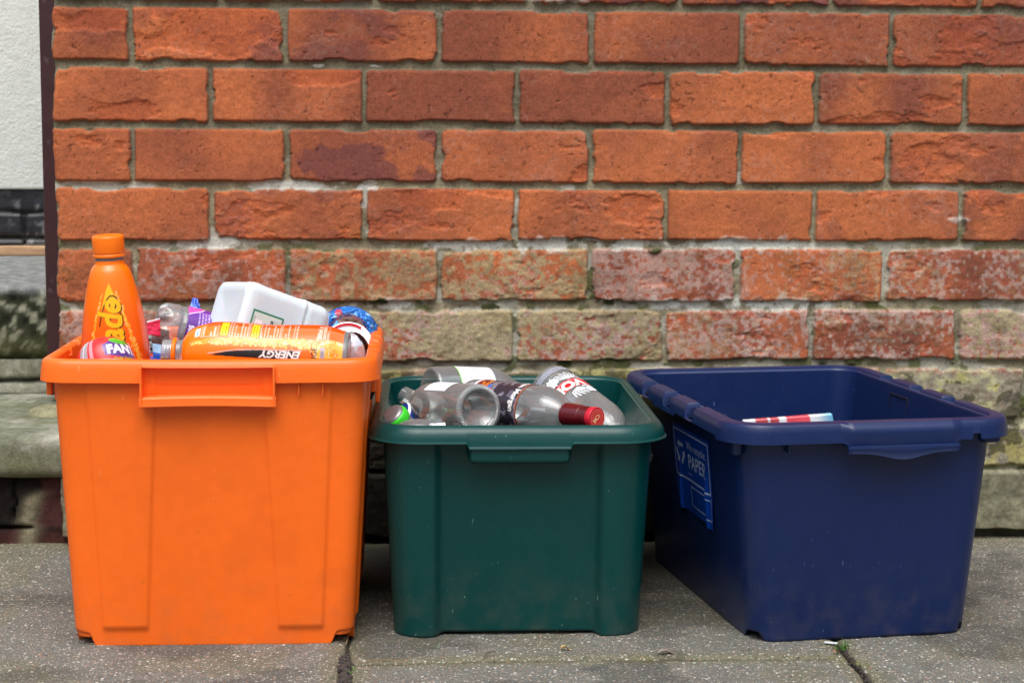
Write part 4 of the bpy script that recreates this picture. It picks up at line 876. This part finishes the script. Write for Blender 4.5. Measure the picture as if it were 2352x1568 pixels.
# crinkled blue foil wrapper
def crumple(name, ctr, rad3, mcol, seed, parent=None, n=(70, 44), amp=.35, freq=5.0, squash=None, mtl=None, colf=None):
    th = np.linspace(-math.pi, math.pi, n[0], endpoint=False); ph = np.linspace(0.02, math.pi-.02, n[1]); T, Pp = np.meshgrid(th, ph)
    dx, dy, dz = np.sin(Pp)*np.cos(T), np.sin(Pp)*np.sin(T), np.cos(Pp)
    r = 1-amp*np.abs(fbm(dx*freq+7, dy*freq+dz*3.1+7, 4, seed)-.5)*2+amp*.6*np.abs(fbm(dz*freq+3, dx*freq-dy*2+9, 3, seed+3)-.5)
    V = np.stack([dx*r*rad3[0], dy*r*rad3[1], dz*r*rad3[2]], -1).reshape(-1, 3)
    if squash is not None: V = squash(V)
    C = colf(V) if colf else np.tile(mcol, (len(V), 1))
    return mesh(name, V+np.array(ctr), grid_faces(n[0], n[1], 0, True)[:, ::-1], mtl or FOIL, parent, C, smooth=False)
FOIL = mat('crinkled_foil', vcol=True, rough=.22, metal=.25, spec=.8)
fo = at(800, 752, -.262)
def arcf(V):
    return V
def foilc(V):
    C = np.tile(S(40, 128, 216), (len(V), 1)); k = fbm(V[:, 0]*90, V[:, 2]*90+4, 3, 191); C[k > .60] = S(178, 208, 236); C[k < .36] = S(24, 92, 190)
    d = np.hypot(V[:, 0]+.012, V[:, 2]-.0215); C[(d < .0062) & (V[:, 1] < 0)] = S(232, 66, 86); return C
fm = axm(fo, fo+np.array([0, 0, 1.0]), (0, -1, 0)); wr = thing('foil_wrapper', fm, 'crinkled bright blue foil wrapper with a small red spot at the right of the heap', 'wrapper')
# ring-shaped crumpled sheet
nu, nv = 110, 30; U, Vv = np.meshgrid(np.linspace(rad(-28), rad(172), nu), np.linspace(0, 1, nv))
rr_ = .022+.0095*np.sin(Vv*math.pi)+.0035*(fbm(U*7, Vv*5, 4, 193)-.5)*2; rr_ = .0230+Vv*.0150; hgt = .012*np.sin(Vv*math.pi)+.009*(fbm(U*6, Vv*6, 4, 195)-.5)
Xc = rr_*np.cos(U)*1.06+.002*(fbm(U*9, Vv*9, 3, 196)-.5); Zc = rr_*np.sin(U)*.92; Yc = -hgt*1.3
FV = np.stack([-Yc*0+Yc+.0, Xc, Zc-.006], -1).reshape(-1, 3); FV[:, 0] *= -1
cc = np.tile(S(38, 128, 216), (nu*nv, 1)); k = fbm(U*2.5, Vv*3, 3, 197).ravel(); cc[k > .64] = S(150, 196, 236); cc[k < .33] = S(22, 88, 186)
dl = ((U.ravel()-rad(112))*.035)**2+((Vv.ravel()-.55)*.016)**2; cc[dl < .0052**2] = S(236, 78, 96); cc[(dl < .0030**2) & (k > .45)] = S(250, 200, 205)
o = mesh('foil_sheet', FV, grid_faces(nu, nv), FOIL, wr, cc, smooth=False); sm = o.modifiers.new('thick', 'SOLIDIFY'); sm.thickness = .0006
# white can/lid ring with red trim
q0 = at(800, 785, -.300)
wc = thing('drinks_can', axm(q0, q0+np.array([.05, -.72, .60]), (0, 0, 1)), 'white and red can end showing a wide white ring below the blue foil', 'can')
CANM = mat('white_enamel', tuple(S(240, 240, 244)), .22, spec=.6); REDM = mat('red_enamel', tuple(S(214, 40, 56)), .3)
SILV = mat('bright_aluminium', tuple(S(222, 224, 228)), .18, metal=.85, bumps=((40, .2, .002),))
V, F, T_, A_ = lathe(smoothprof([(.031, -.06), (.0318, -.01), (.0325, -.002), (.0318, .0018), (.0290, .0022), (.0272, .0), (.0262, -.003), (.0200, -.0035), (.0004, -.003)], 1), 80); mesh('can_body', V, F, CANM, wc)
V, F, T_, A_ = lathe([(.0290, .0026), (.0282, .0020), (.0272, .0008), (.0266, -.0020)], 80, rad(-40), rad(100)); mesh('red_trim', V, F, REDM, wc)
# silver crushed can with a dark band
q0 = at(822, 850, -.400); q1 = at(806, 762, -.405)
scn = thing('drinks_can', axm(q0, q1, (.2, -1, .2)), 'crushed shiny silver can with a black band at the front right corner of the heap', 'can'); L5 = float(np.linalg.norm(q1-q0))
V, F, T_, A_ = lathe(resample(smoothprof([(.015, -.04), (.023, -.03), (.024, L5-.03), (.020, L5-.012), (.012, L5-.002), (.0005, L5)], 1), .002), 60, disp=lambda T, A: -.006*fbm(T*1.6+3, A*50, 4, 201)); C = np.tile(S(226, 228, 234), (len(V), 1)); m_ = (T_ > .35+.25*np.sin(A_*60)) & (T_ < 1.05+.2*np.sin(A_*40)); C[m_] = S(44, 18, 18); C[(T_ > -.9) & (T_ < -.62) & (A_ > L5-.03)] = S(30, 150, 130); mesh('can_body', V, F, mat('printed_aluminium', vcol=True, rough=.2, metal=.6), scn, C)
# pink carton, black sheet as gap shade, sweet wrappers
def card(name, pts, th, colr, label, cat, cvf=None, m=None, seed=0):
    """a thin folded card: corner points in world order (bl, br, tr, tl)"""
    a, b_, c_, d = [np.array(p) for p in pts]; nu, nv = 50, 30; U, Vv = np.meshgrid(np.linspace(0, 1, nu), np.linspace(0, 1, nv))
    P = (a*(1-U[..., None])+b_*U[..., None])*(1-Vv[..., None])+(d*(1-U[..., None])+c_*U[..., None])*Vv[..., None]
    nrm_ = np.cross(b_-a, d-a); nrm_ /= np.linalg.norm(nrm_); P = P+nrm_*((fbm(U*2+seed, Vv*2, 3, 210+seed)-.5)*.006)[..., None]
    org = (a+b_)/2; V = (P-org).reshape(-1, 3); C = np.tile(colr, (len(V), 1)) if cvf is None else cvf(U.ravel(), Vv.ravel())
    o = mesh(name, V, grid_faces(nu, nv), m or PAPERM, None, C); o.location = org; sm = o.modifiers.new('thick', 'SOLIDIFY'); sm.thickness = th
    return tag(o, label, cat)
def q4(l, y0, y1): return [at(x, y, y0 if i < 2 else y1) for i, (x, y) in enumerate(l)]
def pinkc(U, V):
    C = np.tile(S(244, 70, 110), (len(U), 1)); C[V > .90] = S(250, 240, 244); C[V < .08] = S(210, 20, 60); return C
card('pink_wrapper', q4([(336, 768), (368, 772), (368, 730), (338, 738)], -.36, -.36), .0008, None, 'bright pink card edge with a white border between the standing bottle and the crushed bottle', 'wrapper', pinkc, seed=1)
card('heap_gap_shade', q4([(320, 812), (385, 806), (388, 758), (325, 756)], -.345, -.325), .0015, S(16, 14, 16), 'added black sheet for the shaded gap right of the standing orange bottle', 'shade sheet', m=PRINT, seed=2)  # flat black sheet added to stand in for shade in the heap
def sweetc(U, V):
    C = np.tile(S(36, 92, 200), (len(U), 1)); C[(V > .62)] = S(150, 196, 232); C[(U > .45) & (V < .5)] = S(244, 222, 120); return C
card('sweet_wrapper', q4([(352, 840), (392, 846), (388, 794), (350, 788)], -.43, -.42), .0006, None, 'blue and yellow sweet wrapper beside the open bottle neck', 'wrapper', sweetc, seed=3)
card('blue_wrapper', q4([(318, 850), (356, 850), (352, 820), (325, 818)], -.47, -.46), .0006, S(40, 60, 190), 'scrap of royal blue wrapper low at the right foot of the standing bottle', 'wrapper', m=PRINT, seed=4)
card('paper_scrap', q4([(476, 790), (520, 786), (500, 752), (478, 757)], -.43, -.41), .0006, S(200, 222, 242), 'pale blue scrap of film between the jug and the lying bottle', 'film')
card('blue_foil_scrap', q4([(436, 706), (462, 712), (454, 686), (442, 684)], -.27, -.26), .0006, S(58, 96, 200), 'small blue foil scrap above the purple label', 'wrapper', m=FOIL)
# ------------------------------------------------------------------ contents of the green bin
def bottle(name, p0, p1, R, prof, label, face=(0, -1, .3), n=72, m=None, step=.003, disp=None):
    o = thing(name, axm(p0, p1, face), label, 'bottle'); L = float(np.linalg.norm(np.array(p1)-np.array(p0)))
    V, F, T_, A_ = lathe(resample(smoothprof(prof(L, R), 2), step), n, disp=disp); b_ = mesh('glass_body', V, F, m or GLASS, o)
    return o, L, b_
# (a) wine bottle with its base towards us
pa = at(1100, 941, -.500); pdir = np.array([-.47, .86, -.10]); pdir /= np.linalg.norm(pdir); pe = pa+pdir*.165
def wprof(L, R): return [(.0004, .014), (.012, .012), (R*.66, .0055), (R*.74, .0015), (R*.80, 0), (R*.9, .0006), (R*.985, .004), (R, .010), (R, .100), (R*.985, .115), (R*.90, .130), (R*.70, .142), (R*.46, .149), (R*.40, L-.004), (R*.36, L)]
wine, L6, _ = bottle('wine_bottle', pa, pe, .0325, wprof, 'clear wine bottle lying with its ribbed round base towards the camera', face=(0, -.3, 1))
R6 = .0325
V, F, T_, A_ = lathe(resample([(R6*.775, -.0010), (R6*.83, -.0022), (R6*.93, -.0014), (R6*.985, .0022)], .0008), 72*6, disp=lambda T, A: .0006*np.sin(T*72)); V[:, 2] += -.0007*np.sin(T_*72)
KN = glass_mat('ribbed_glass', (.86, .9, .9), (.5, .56, .56), .05, 1.7, .25); mesh('ribbed_base', V, F, KN, wine)
V, F, T_, A_ = lathe(resample([(R6+.0006, .045), (R6+.0006, .100)], .004), 40, rad(-34), rad(24)); mesh('label', V, F, mat('white_paper', tuple(S(228, 232, 238)), .55), wine)
V, F, T_, A_ = lathe([(R6*.70, .0040), (R6*.67, .0048)], 80); mesh('base_ring', V, F, KN, wine)
# (b) rum bottle with maroon neck sleeve
pb0 = at(1085, 925, -.330); pb1 = at(1369, 960, -.512); L7 = float(np.linalg.norm(pb1-pb0)); R7 = .0335
def rprof(L, R): return [(.0004, .006), (R*.7, .002), (R*.93, .001), (R, .008), (R, L-.105), (R*.99, L-.092), (R*.90, L-.078), (R*.66, L-.064), (R*.44, L-.055), (R*.38, L-.047), (R*.36, L-.004)]
rum, _, _ = bottle('rum_bottle', pb0, pb1, R7, rprof, 'clear spirit bottle with dark printed label and a maroon neck with a red screw cap', face=(-.4, -1, .55))
Wc = 2*math.pi*R7; a0_ = .022; a1_ = L7-.112; cv = Canvas(Wc, a1_-a0_, S(52, 48, 58), 3200); c0 = Wc/2; h_ = a1_-a0_
cv.put(fbm(cv.X*60, cv.Y*60, 4, 221) > .56, S(92, 90, 106)); cv.put(fbm(cv.X*90+5, cv.Y*90, 4, 223) > .63, S(128, 124, 138))
cv.rect(0, h_-.0022, Wc, h_, S(118, 52, 34)); cv.rect(0, h_-.0034, Wc, h_-.0022, S(196, 120, 80)); cv.rect(0, 0, Wc, .006, S(226, 226, 232))
cv.put((cv.X < c0+.0) & (cv.Y > .006) & (cv.Y < .030) & (fbm(cv.X*70, cv.Y*70, 3, 225) > .40), S(120, 44, 28)); cv.put((cv.X < c0+.0) & (cv.Y > .006) & (cv.Y < .028) & (fbm(cv.X*110, cv.Y*110, 3, 226) > .60), S(206, 124, 54))
# plain red and gold patch standing in for the illustrated figure
cv.ell(c0-.009, .031, .010, .0085, S(198, 44, 36)); cv.ell(c0-.016, .033, .0045, .004, S(60, 110, 190)); cv.ell(c0-.004, .027, .004, .006, S(206, 140, 60)); cv.ell(c0+.001, .033, .003, .005, S(182, 40, 34)); cv.ell(c0-.006, .035, .003, .0025, S(220, 170, 100))
cv.text('Captain Morgan', c0-.019, h_-.0112, .0125, S(244, 242, 240), rot=0, bold=.03, sx=.86)
sleeve('label', smoothprof(rprof(L7, R7), 2), a0_, a1_, cv, rum, n=360, Rref=R7, off=.0005)
MAR = mat('maroon_foil', tuple(S(96, 14, 24)), .28, spec=.6, coat=.4, fine=((30, .25),)); RC = mat('red_cap', tuple(S(206, 34, 56)), .32)
V, F, T_, A_ = lathe(resample(smoothprof([(R7*.46, L7-.052), (R7*.465, L7-.050), (R7*.43, L7-.024), (R7*.40, L7-.022), (R7*.40, L7-.001), (R7*.38, L7)], 1), .0006), 80, disp=lambda T, A: .0003*np.sin((A-L7)*4200)*(A > L7-.020)*(A < L7-.006)); mesh('neck_sleeve', V, F, MAR, rum)
rc_ = R7*.405; cc = Canvas(rc_*2.2, rc_*2.2, S(206, 34, 56), 6000); m0 = rc_*1.1
for r_, c_ in ((.80, S(226, 160, 110)), (.765, S(206, 34, 56)), (.52, S(226, 160, 110)), (.49, S(206, 34, 56))): cc.ell(m0, m0, rc_*r_, rc_*r_, c_)
cc.text('CM', m0, m0, rc_*.62, S(240, 196, 140), rot=rad(18), shear=.3, bold=.03)
for i in range(26): an = i/26*2*math.pi; cc.text(random.Random(i).choice('IIHNE'), m0+rc_*.645*math.cos(an), m0+rc_*.645*math.sin(an), rc_*.14, S(226, 160, 110), rot=an-math.pi/2)
rr_ = np.linspace(0.0001, 1, 30); V, F, T_, A_ = lathe([(rc_*r_, L7+.0016+.0*r_) for r_ in rr_[::-1]], 120)
cA = cc.sample(V[:, 1]+m0, -V[:, 0]*-1+m0); o = mesh('cap_face', V, F, PRINT, rum, cA); V, F, T_, A_ = lathe([(rc_*1.0, L7-.008), (rc_*1.03, L7-.0075), (rc_*1.03, L7+.0006), (rc_*.985, L7+.0016)], 60); mesh('cap', V, F, RC, rum)
# (c) vodka bottle sloping down from the back
pv0 = at(1262, 884, -.165); pv1 = at(1440, 1020, -.330); R8 = .0345
def vprof(L, R): return [(.0004, .008), (R*.7, .003), (R*.90, .0008), (R, .008), (R, .118), (R*.985, .122), (R, .126), (R*.97, .142), (R*.80, .163), (R*.55, .176), (R*.40, .186), (R*.38, L)]
vod, L8, _ = bottle('vodka_bottle', pv0, pv0+(pv1-pv0)/np.linalg.norm(pv1-pv0)*.24, R8, vprof, 'clear vodka bottle with white print and red band sloping down at the back', face=(.25, -1, .75))
V8 = lambda T, A: None
def patch(name, prof, a0, a1, cv, parent, Wc, R, n=260, off=.0007):
    P = [(p[0]+off, p[1]) for p in resample(smoothprof(prof, 2), .0006) if a0 <= p[1] <= a1]; th = Wc/R/2; V, F, T_, A_ = lathe(P, n, -th, th)
    C = cv.sample((T_+th)*R, A_-a0); keep = C.sum(1) > .002; fk = keep[F].all(1); return mesh(name, V, F[fk], PRINT, parent, C)
Wc = .100; cv = Canvas(Wc, .112, S(0, 0, 0)*0, 3600); c0 = Wc/2; g_ = S(170, 178, 188)
# v axis points towards the neck (down-right); u runs across to the left/down
cv.rect(0, .008, Wc, .020, S(150, 156, 168)); cv.small(.01, .009, Wc-.01, .019, 3, S(104, 110, 124), seed=90, th=.5)
cv.rect(c0-.034, .0235, c0-.016, .0275, S(24, 26, 34))
wv = S(232, 240, 244)
cv.rect(0, .050, Wc, .072, S(216, 34, 44))
cv.text('VODKA', c0+.027, .0612, .0235, S(250, 250, 250), rot=0, bold=.05, sx=1.05); cv.small(.004, .0515, Wc-.004, .0535, 1, S(250, 190, 190), seed=91); cv.small(.004, .0690, Wc-.004, .0708, 1, S(250, 190, 190), seed=92)
cv.rect(0, .0735, c0-.006, .0765, wv); cv.rect(0, .045, c0-.006, .0475, wv)
for i in range(7):
    an = -1.2+i*.4; cv.line([(c0-.002, .047), (c0-.002+.014*math.sin(an), .045-.010*math.cos(an)), (c0-.002+.020*math.sin(an+.3), .040-.011*math.cos(an+.3))], .0024, wv)
    cv.line([(c0+.002, .076), (c0+.002+.012*math.sin(an), .078+.010*math.cos(an)), (c0+.002+.017*math.sin(an-.4), .084+.013*math.cos(an-.4))], .0024, wv)
cv.ell(c0+.022, .038, .009, .009, wv)
for i in range(10): an = i*.628; cv.poly([(c0+.022+.008*math.cos(an-.3), .038+.008*math.sin(an-.3)), (c0+.022+.0125*math.cos(an), .038+.0125*math.sin(an)), (c0+.022+.008*math.cos(an+.3), .038+.008*math.sin(an+.3))], wv)
cv.ell(c0+.022, .038, .0042, .0055, S(120, 140, 140)); cv.ell(c0+.022, .038, .0034, .0047, wv); cv.ell(c0-.016, .085, .008, .008, wv)
cv.small(c0-.022, .081, c0-.010, .089, 2, S(150, 165, 170), seed=93)
patch('printed_label', vprof(.24, R8), .004, .114, cv, vod, Wc, R8)
# (d) bottle at the back left with white back label
pd0 = at(984, 899, -.215); pd1 = at(1222, 905, -.150)
def dprof(L, R): return [(.0004, .008), (R*.7, .003), (R*.93, .001), (R, .008), (R, .098), (R*.97, .105), (R*.80, .120), (R*.55, .133), (R*.42, .145), (R*.40, L)]
dd = (pd1-pd0)/np.linalg.norm(pd1-pd0)
bk, _, _ = bottle('wine_bottle', pd0, pd0+dd*.185, .0365, dprof, 'clear wine bottle with a white back label lying against the rear of the green bin', face=(0, -1, .8))
Wc = .085; cv = Canvas(Wc, .056, S(240, 242, 248), 3200); cv.rect(0, 0, Wc, .002, S(150, 226, 90)); cv.rect(0, .0550, Wc, .056, S(70, 90, 170))
rg = random.Random(3); y_ = .012
while y_ < .044: h2 = rg.choice((.0004, .0007)); cv.rect(Wc-.030, y_, Wc-.024, y_+h2, S(60, 60, 90)); y_ += h2+.0007
for i in range(9): cv.small(.010, .006+i*.005, Wc-.034, .0085+i*.005, 1, S(140, 144, 160), seed=100+i)
patch('label', dprof(.20, .0365), .035, .091, cv, bk, Wc, .0365, n=200, off=.0006)
# (e) small bottles and caps at front left
GC = mat('lime_plastic', tuple(S(60, 214, 40)), .38); BLM = mat('royal_blue_plastic', tuple(S(14, 62, 150)), .35); 
p0 = at(935, 995, -.455); p1 = at(897, 948, -.470)
sb1 = thing('sauce_bottle', axm(p0, p1, (.2, -1, .3)), 'small bottle with silver top and lime collar at left of the green bin', 'bottle'); Ls = float(np.linalg.norm(p1-p0))
V, F, T_, A_ = lathe(smoothprof([(.0185, Ls-.016), (.019, Ls-.015), (.0190, Ls-.006), (.0165, Ls-.0035)], 1), 50); mesh('collar_ring', V, F, GC, sb1)
V, F, T_, A_ = lathe(smoothprof([(.0165, Ls-.0036), (.0150, Ls-.0006), (.009, Ls+.001), (.0004, Ls+.0012)], 1), 50); mesh('cap', V, F, mat('dull_silver', tuple(S(150, 146, 150)), .35, metal=.6), sb1)
V, F, T_, A_ = lathe(smoothprof([(.002, -.07), (.026, -.069), (.027, -.06), (.027, Ls-.050), (.0175, Ls-.028), (.0165, Ls-.014)], 2), 50); mesh('glass_body', V, F, GLASS, sb1)
p0 = at(962, 1075, -.500); p1 = at(962, 961, -.492)
jar = thing('glass_jar', axm(p0, p1, (0, -1, .2)), 'upturned clear glass jar with a lime green ring inside the front of the green bin', 'jar'); Lj = float(np.linalg.norm(p1-p0))
V, F, T_, A_ = lathe(smoothprof([(.020, 0), (.029, .01), (.0300, Lj-.022), (.0285, Lj-.010), (.020, Lj-.002), (.0004, Lj)], 2), 60); mesh('glass_body', V, F, GLASS, jar)
V, F, T_, A_ = lathe([(.0275, Lj-.016), (.0278, Lj-.0095), (.024, Lj-.0088)], 60, rad(-100), rad(80)); mesh('green_ring', V, F, GC, jar)
q0 = at(928, 956, -.400); bc = thing('bottle_cap', axm(q0, q0+np.array([-.75, -.3, .35]), (0, 0, 1)), 'royal blue cap with a white rim behind the lime collar in the green bin', 'cap')
V, F, T_, A_ = lathe(smoothprof([(.0190, -.012), (.019, 0), (.0175, .004), (.012, .005), (.0004, .005)], 1), 50); mesh('cap_shell', V, F, BLM, bc)
V, F, T_, A_ = lathe([(.0192, .0010), (.0188, .0030), (.0178, .0044)], 50); mesh('white_rim', V, F, CANM, bc)
p0 = at(1010, 960, -.270); p1 = at(925, 905, -.235)
ob2, _, _ = bottle('sauce_bottle', p0, p1, .026, lambda L, R: [(.0004, .004), (R*.9, .001), (R, .006), (R, L*.45), (R*.8, L*.62), (R*.5, L*.8), (R*.46, L)], 'small clear bottle lying behind the ribbed wine bottle base, left in the green bin')
def cardc(U, V):
    C = np.tile(S(232, 236, 242), (len(U), 1)); C[(V < .62) & (U > .12) & (U < .88)] = S(52, 110, 190); return C
card('folded_card', q4([(985, 1000), (1030, 1000), (1022, 969), (986, 971)], -.520, -.512), .0008, None, 'small white and blue card just showing over the front rim of the green bin', 'card', cardc, seed=6)
# red cap seen through the rum bottle shoulder
q0 = at(1222, 960, -.33)
tw = thing('pouring_spout', axm(q0, q0+np.array([.9, -.2, .1]), (0, -1, .2)), 'gold coloured metal spout lying among the bottles of the green bin', 'spout')
GOLD = mat('gold_metal', tuple(S(212, 170, 96)), .25, metal=.9)
V, F, T_, A_ = lathe(smoothprof([(.0004, -.022), (.006, -.021), (.007, -.010), (.0045, -.004), (.0075, .003), (.008, .014), (.005, .022), (.0004, .024)], 2), 32, disp=lambda T, A: .0012*np.sin(T*3+A*200)); mesh('spout_body', V, F, GOLD, tw)
# ------------------------------------------------------------------ contents of the blue bin
def cart(U, V):
    C = np.tile(S(236, 242, 246), (len(U), 1)); C[(U > .14) & (U < .40)] = S(196, 84, 92); C[(U > .27) & (U < .30)] = S(236, 236, 240); C[(U > .33) & (U < .345)] = S(236, 236, 240)
    C[(U > .48) & (U < .735)] = S(224, 84, 96); k = ss(.80, 1.0, U)[:, None]; return C*(1-k)+S(120, 190, 226)*k
c_ = card('juice_carton', [at(1712, 1040, -.30), at(1930, 1040, -.30), at(1912, 951, -.30), at(1708, 966, -.30)], .014, None, 'flattened red and white carton standing in the blue bin', 'carton', cart, m=PRINT, seed=7)
c_.modifiers['thick'].offset = -1
v_, f_ = rbox(.10, .13, .006, .003, 1, (0, 0, 0)); o = mesh('newspaper', v_, f_, mat('newsprint', tuple(S(190, 188, 180)), .8, fine=((300, .25),))); o.location = (bb.location[0], bb.location[1]+.03, .0205); o.rotation_euler = (0, 0, ang+.1); tag(o, 'folded newspaper flat on the floor of the blue bin', 'newspaper')
# ------------------------------------------------------------------ small litter and weeds
def tuft(ctr, n, h, spread, seed, label, mcol=(70, 120, 40)):
    rg = random.Random(seed); V = []; F = []
    for i in range(n):
        bx, by = rg.gauss(0, spread), rg.gauss(0, spread*.6); lean = (rg.gauss(0, .5), rg.gauss(0, .4)); hh = h*rg.uniform(.5, 1); w_ = .0007; b0 = len(V); an = rg.uniform(0, math.pi)
        for k in range(5):
            t_ = k/4; ww = w_*(1-t_*.85); x = bx+lean[0]*hh*t_**1.6; y = by+lean[1]*hh*t_**1.6; z = hh*t_*(1-.15*t_)-.002
            V += [(x-ww*math.cos(an), y-ww*math.sin(an), z), (x+ww*math.cos(an), y+ww*math.sin(an), z)]
        for k in range(4): F.append((b0+2*k, b0+2*k+1, b0+2*k+3, b0+2*k+2))
    o = mesh('grass_tuft', V, F, mat('grass_blade', tuple(S(*mcol)), .5)); o.location = ctr; return tag(o, label, 'grass')
p = at(1945, 1494, -.6); tuft((.546, -.600, 0), 26, .018, .0045, 1, 'green grass tuft in the slab joint at the foot of the blue bin')
tuft((.552, -.668, 0), 8, .009, .003, 2, 'few short blades in the slab joint below the blue bin', (120, 140, 60))
tuft((-.055, -.662, 0), 7, .008, .006, 3, 'tiny green sprouts beside the wide crack right of the orange bin', (90, 150, 60))
tuft((-.061, -.715, 0), 8, .007, .004, 6, 'tiny sprouts in the crack at the bottom edge of the picture', (110, 160, 70))
tuft((.045, -.575, .001), 6, .004, .003, 4, 'small bright green weed in front of the green bin', (80, 150, 40)); tuft((.43, -.600, .001), 4, .006, .002, 5, 'two thin blades on the slab left of the blue bin foot', (100, 130, 60))
def leaf(ctr, L, w_, col, rz, label, curl=.003):
    n = 12; V = []; F = []
    for i in range(n+1):
        t_ = i/n; ww = w_*math.sin(math.pi*min(1, t_*.92+.04))**.8/2; z = .0015+curl*math.sin(t_*5); V += [(L*(t_-.5), -ww, z+curl*.6), (L*(t_-.5), 0, z), (L*(t_-.5), ww, z+curl*.6)]
    for i in range(n):
        for k in (0, 1): F.append((3*i+k, 3*i+3+k, 3*i+4+k, 3*i+1+k))
    o = mesh('dead_leaf', V, F, mat('dry_leaf', tuple(S(*col)), .7, fine=((200, .3),))); o.location = ctr; o.rotation_euler = (0, 0, rz); return tag(o, label, 'leaf')
leaf((.325, -.615, .0), .026, .008, (150, 136, 124), .25, 'curled grey-brown dead leaf on the slab between the green and blue bins', .003)
leaf((.203, -.592, .0), .014, .007, (200, 170, 110), .2, 'small pale tan leaf in front of the green bin')
leaf((.036, -.515, .004), .010, .005, (216, 170, 110), -.2, 'tiny tan leaf fragment against the foot of the green bin', .002)
leaf((.532, -.622, .0), .008, .006, (170, 110, 80), .4, 'small russet leaf fragment beside the grass tuft', .002)
def twig(pts, r, col, label):
    P = np.array(pts, float); V = []; F = []; n = 6; c0_ = P[0].copy()
    for i, p_ in enumerate(P):
        for k in range(n): a_ = 2*math.pi*k/n; V.append((p_[0]-c0_[0]+r*math.cos(a_), p_[1]-c0_[1]+r*.3*math.sin(a_), p_[2]-c0_[2]+r*math.sin(a_)))
    for i in range(len(P)-1):
        for k in range(n): F.append((i*n+k, i*n+(k+1) % n, (i+1)*n+(k+1) % n, (i+1)*n+k))
    o = mesh('twig', V, F, mat('dry_twig', tuple(S(*col)), .8)); o.location = c0_; return tag(o, label, 'twig')
twig([(-.0585, -.40, .012), (-.0605, -.44, .006), (-.064, -.50, .003), (-.067, -.56, .001)], .0009, (150, 120, 90), 'thin dry stalk lying along the joint between orange and green bins')
twig([(-.045, -.64, .003), (-.02, -.632, .004), (.0, -.637, .002), (.01, -.650, .001)], .0006, (140, 124, 96), 'thin curved twig by the wide crack in the slabs')
twig([(.10, -.63, .003), (.105, -.615, .005), (.115, -.60, .002)], .0006, (90, 76, 60), 'short dark twig in front of the green bin')
# dirt clump in the wide crack: crumbs nobody could count
rg = random.Random(8); P = []
for i in range(150):
    t_ = rg.random(); y = -.605-.12*t_; x = -.0645+rg.gauss(0, .0026+.002*math.exp(-((y+.64)/.02)**2)); r_ = rg.uniform(.0010, .0034); v, f = rbox(r_, r_*rg.uniform(.7, 1.2), r_*.8, r_*.45, 1, (x, y, rg.uniform(-.003, .0025))); P.append((v, f))
for i in range(60):
    t_ = rg.random(); y = -.60-.14*t_; x = .546+rg.gauss(0, .0025); r_ = rg.uniform(.0008, .002); v, f = rbox(r_, r_, r_*.8, r_*.45, 1, (x, y, rg.uniform(-.004, .0))); P.append((v, f))
v, f = join(P); o = mesh('joint_dirt', v, f, mat('dark_soil', tuple(S(66, 58, 54)), .9, fine=((300, .5),)), smooth=False); tag(o, 'dark crumbs of soil and moss filling the slab joints', 'soil', kind='stuff')
v, f = rbox(.008, .003, .0006, .0003, 1); o = mesh('paper_scrap', v, f, mat('white_scrap', tuple(S(214, 218, 224)), .7)); o.location = (.535, -.582, .0022); o.rotation_euler = (0, .02, -.3); tag(o, 'white paper scrap under the front edge of the blue bin', 'paper')
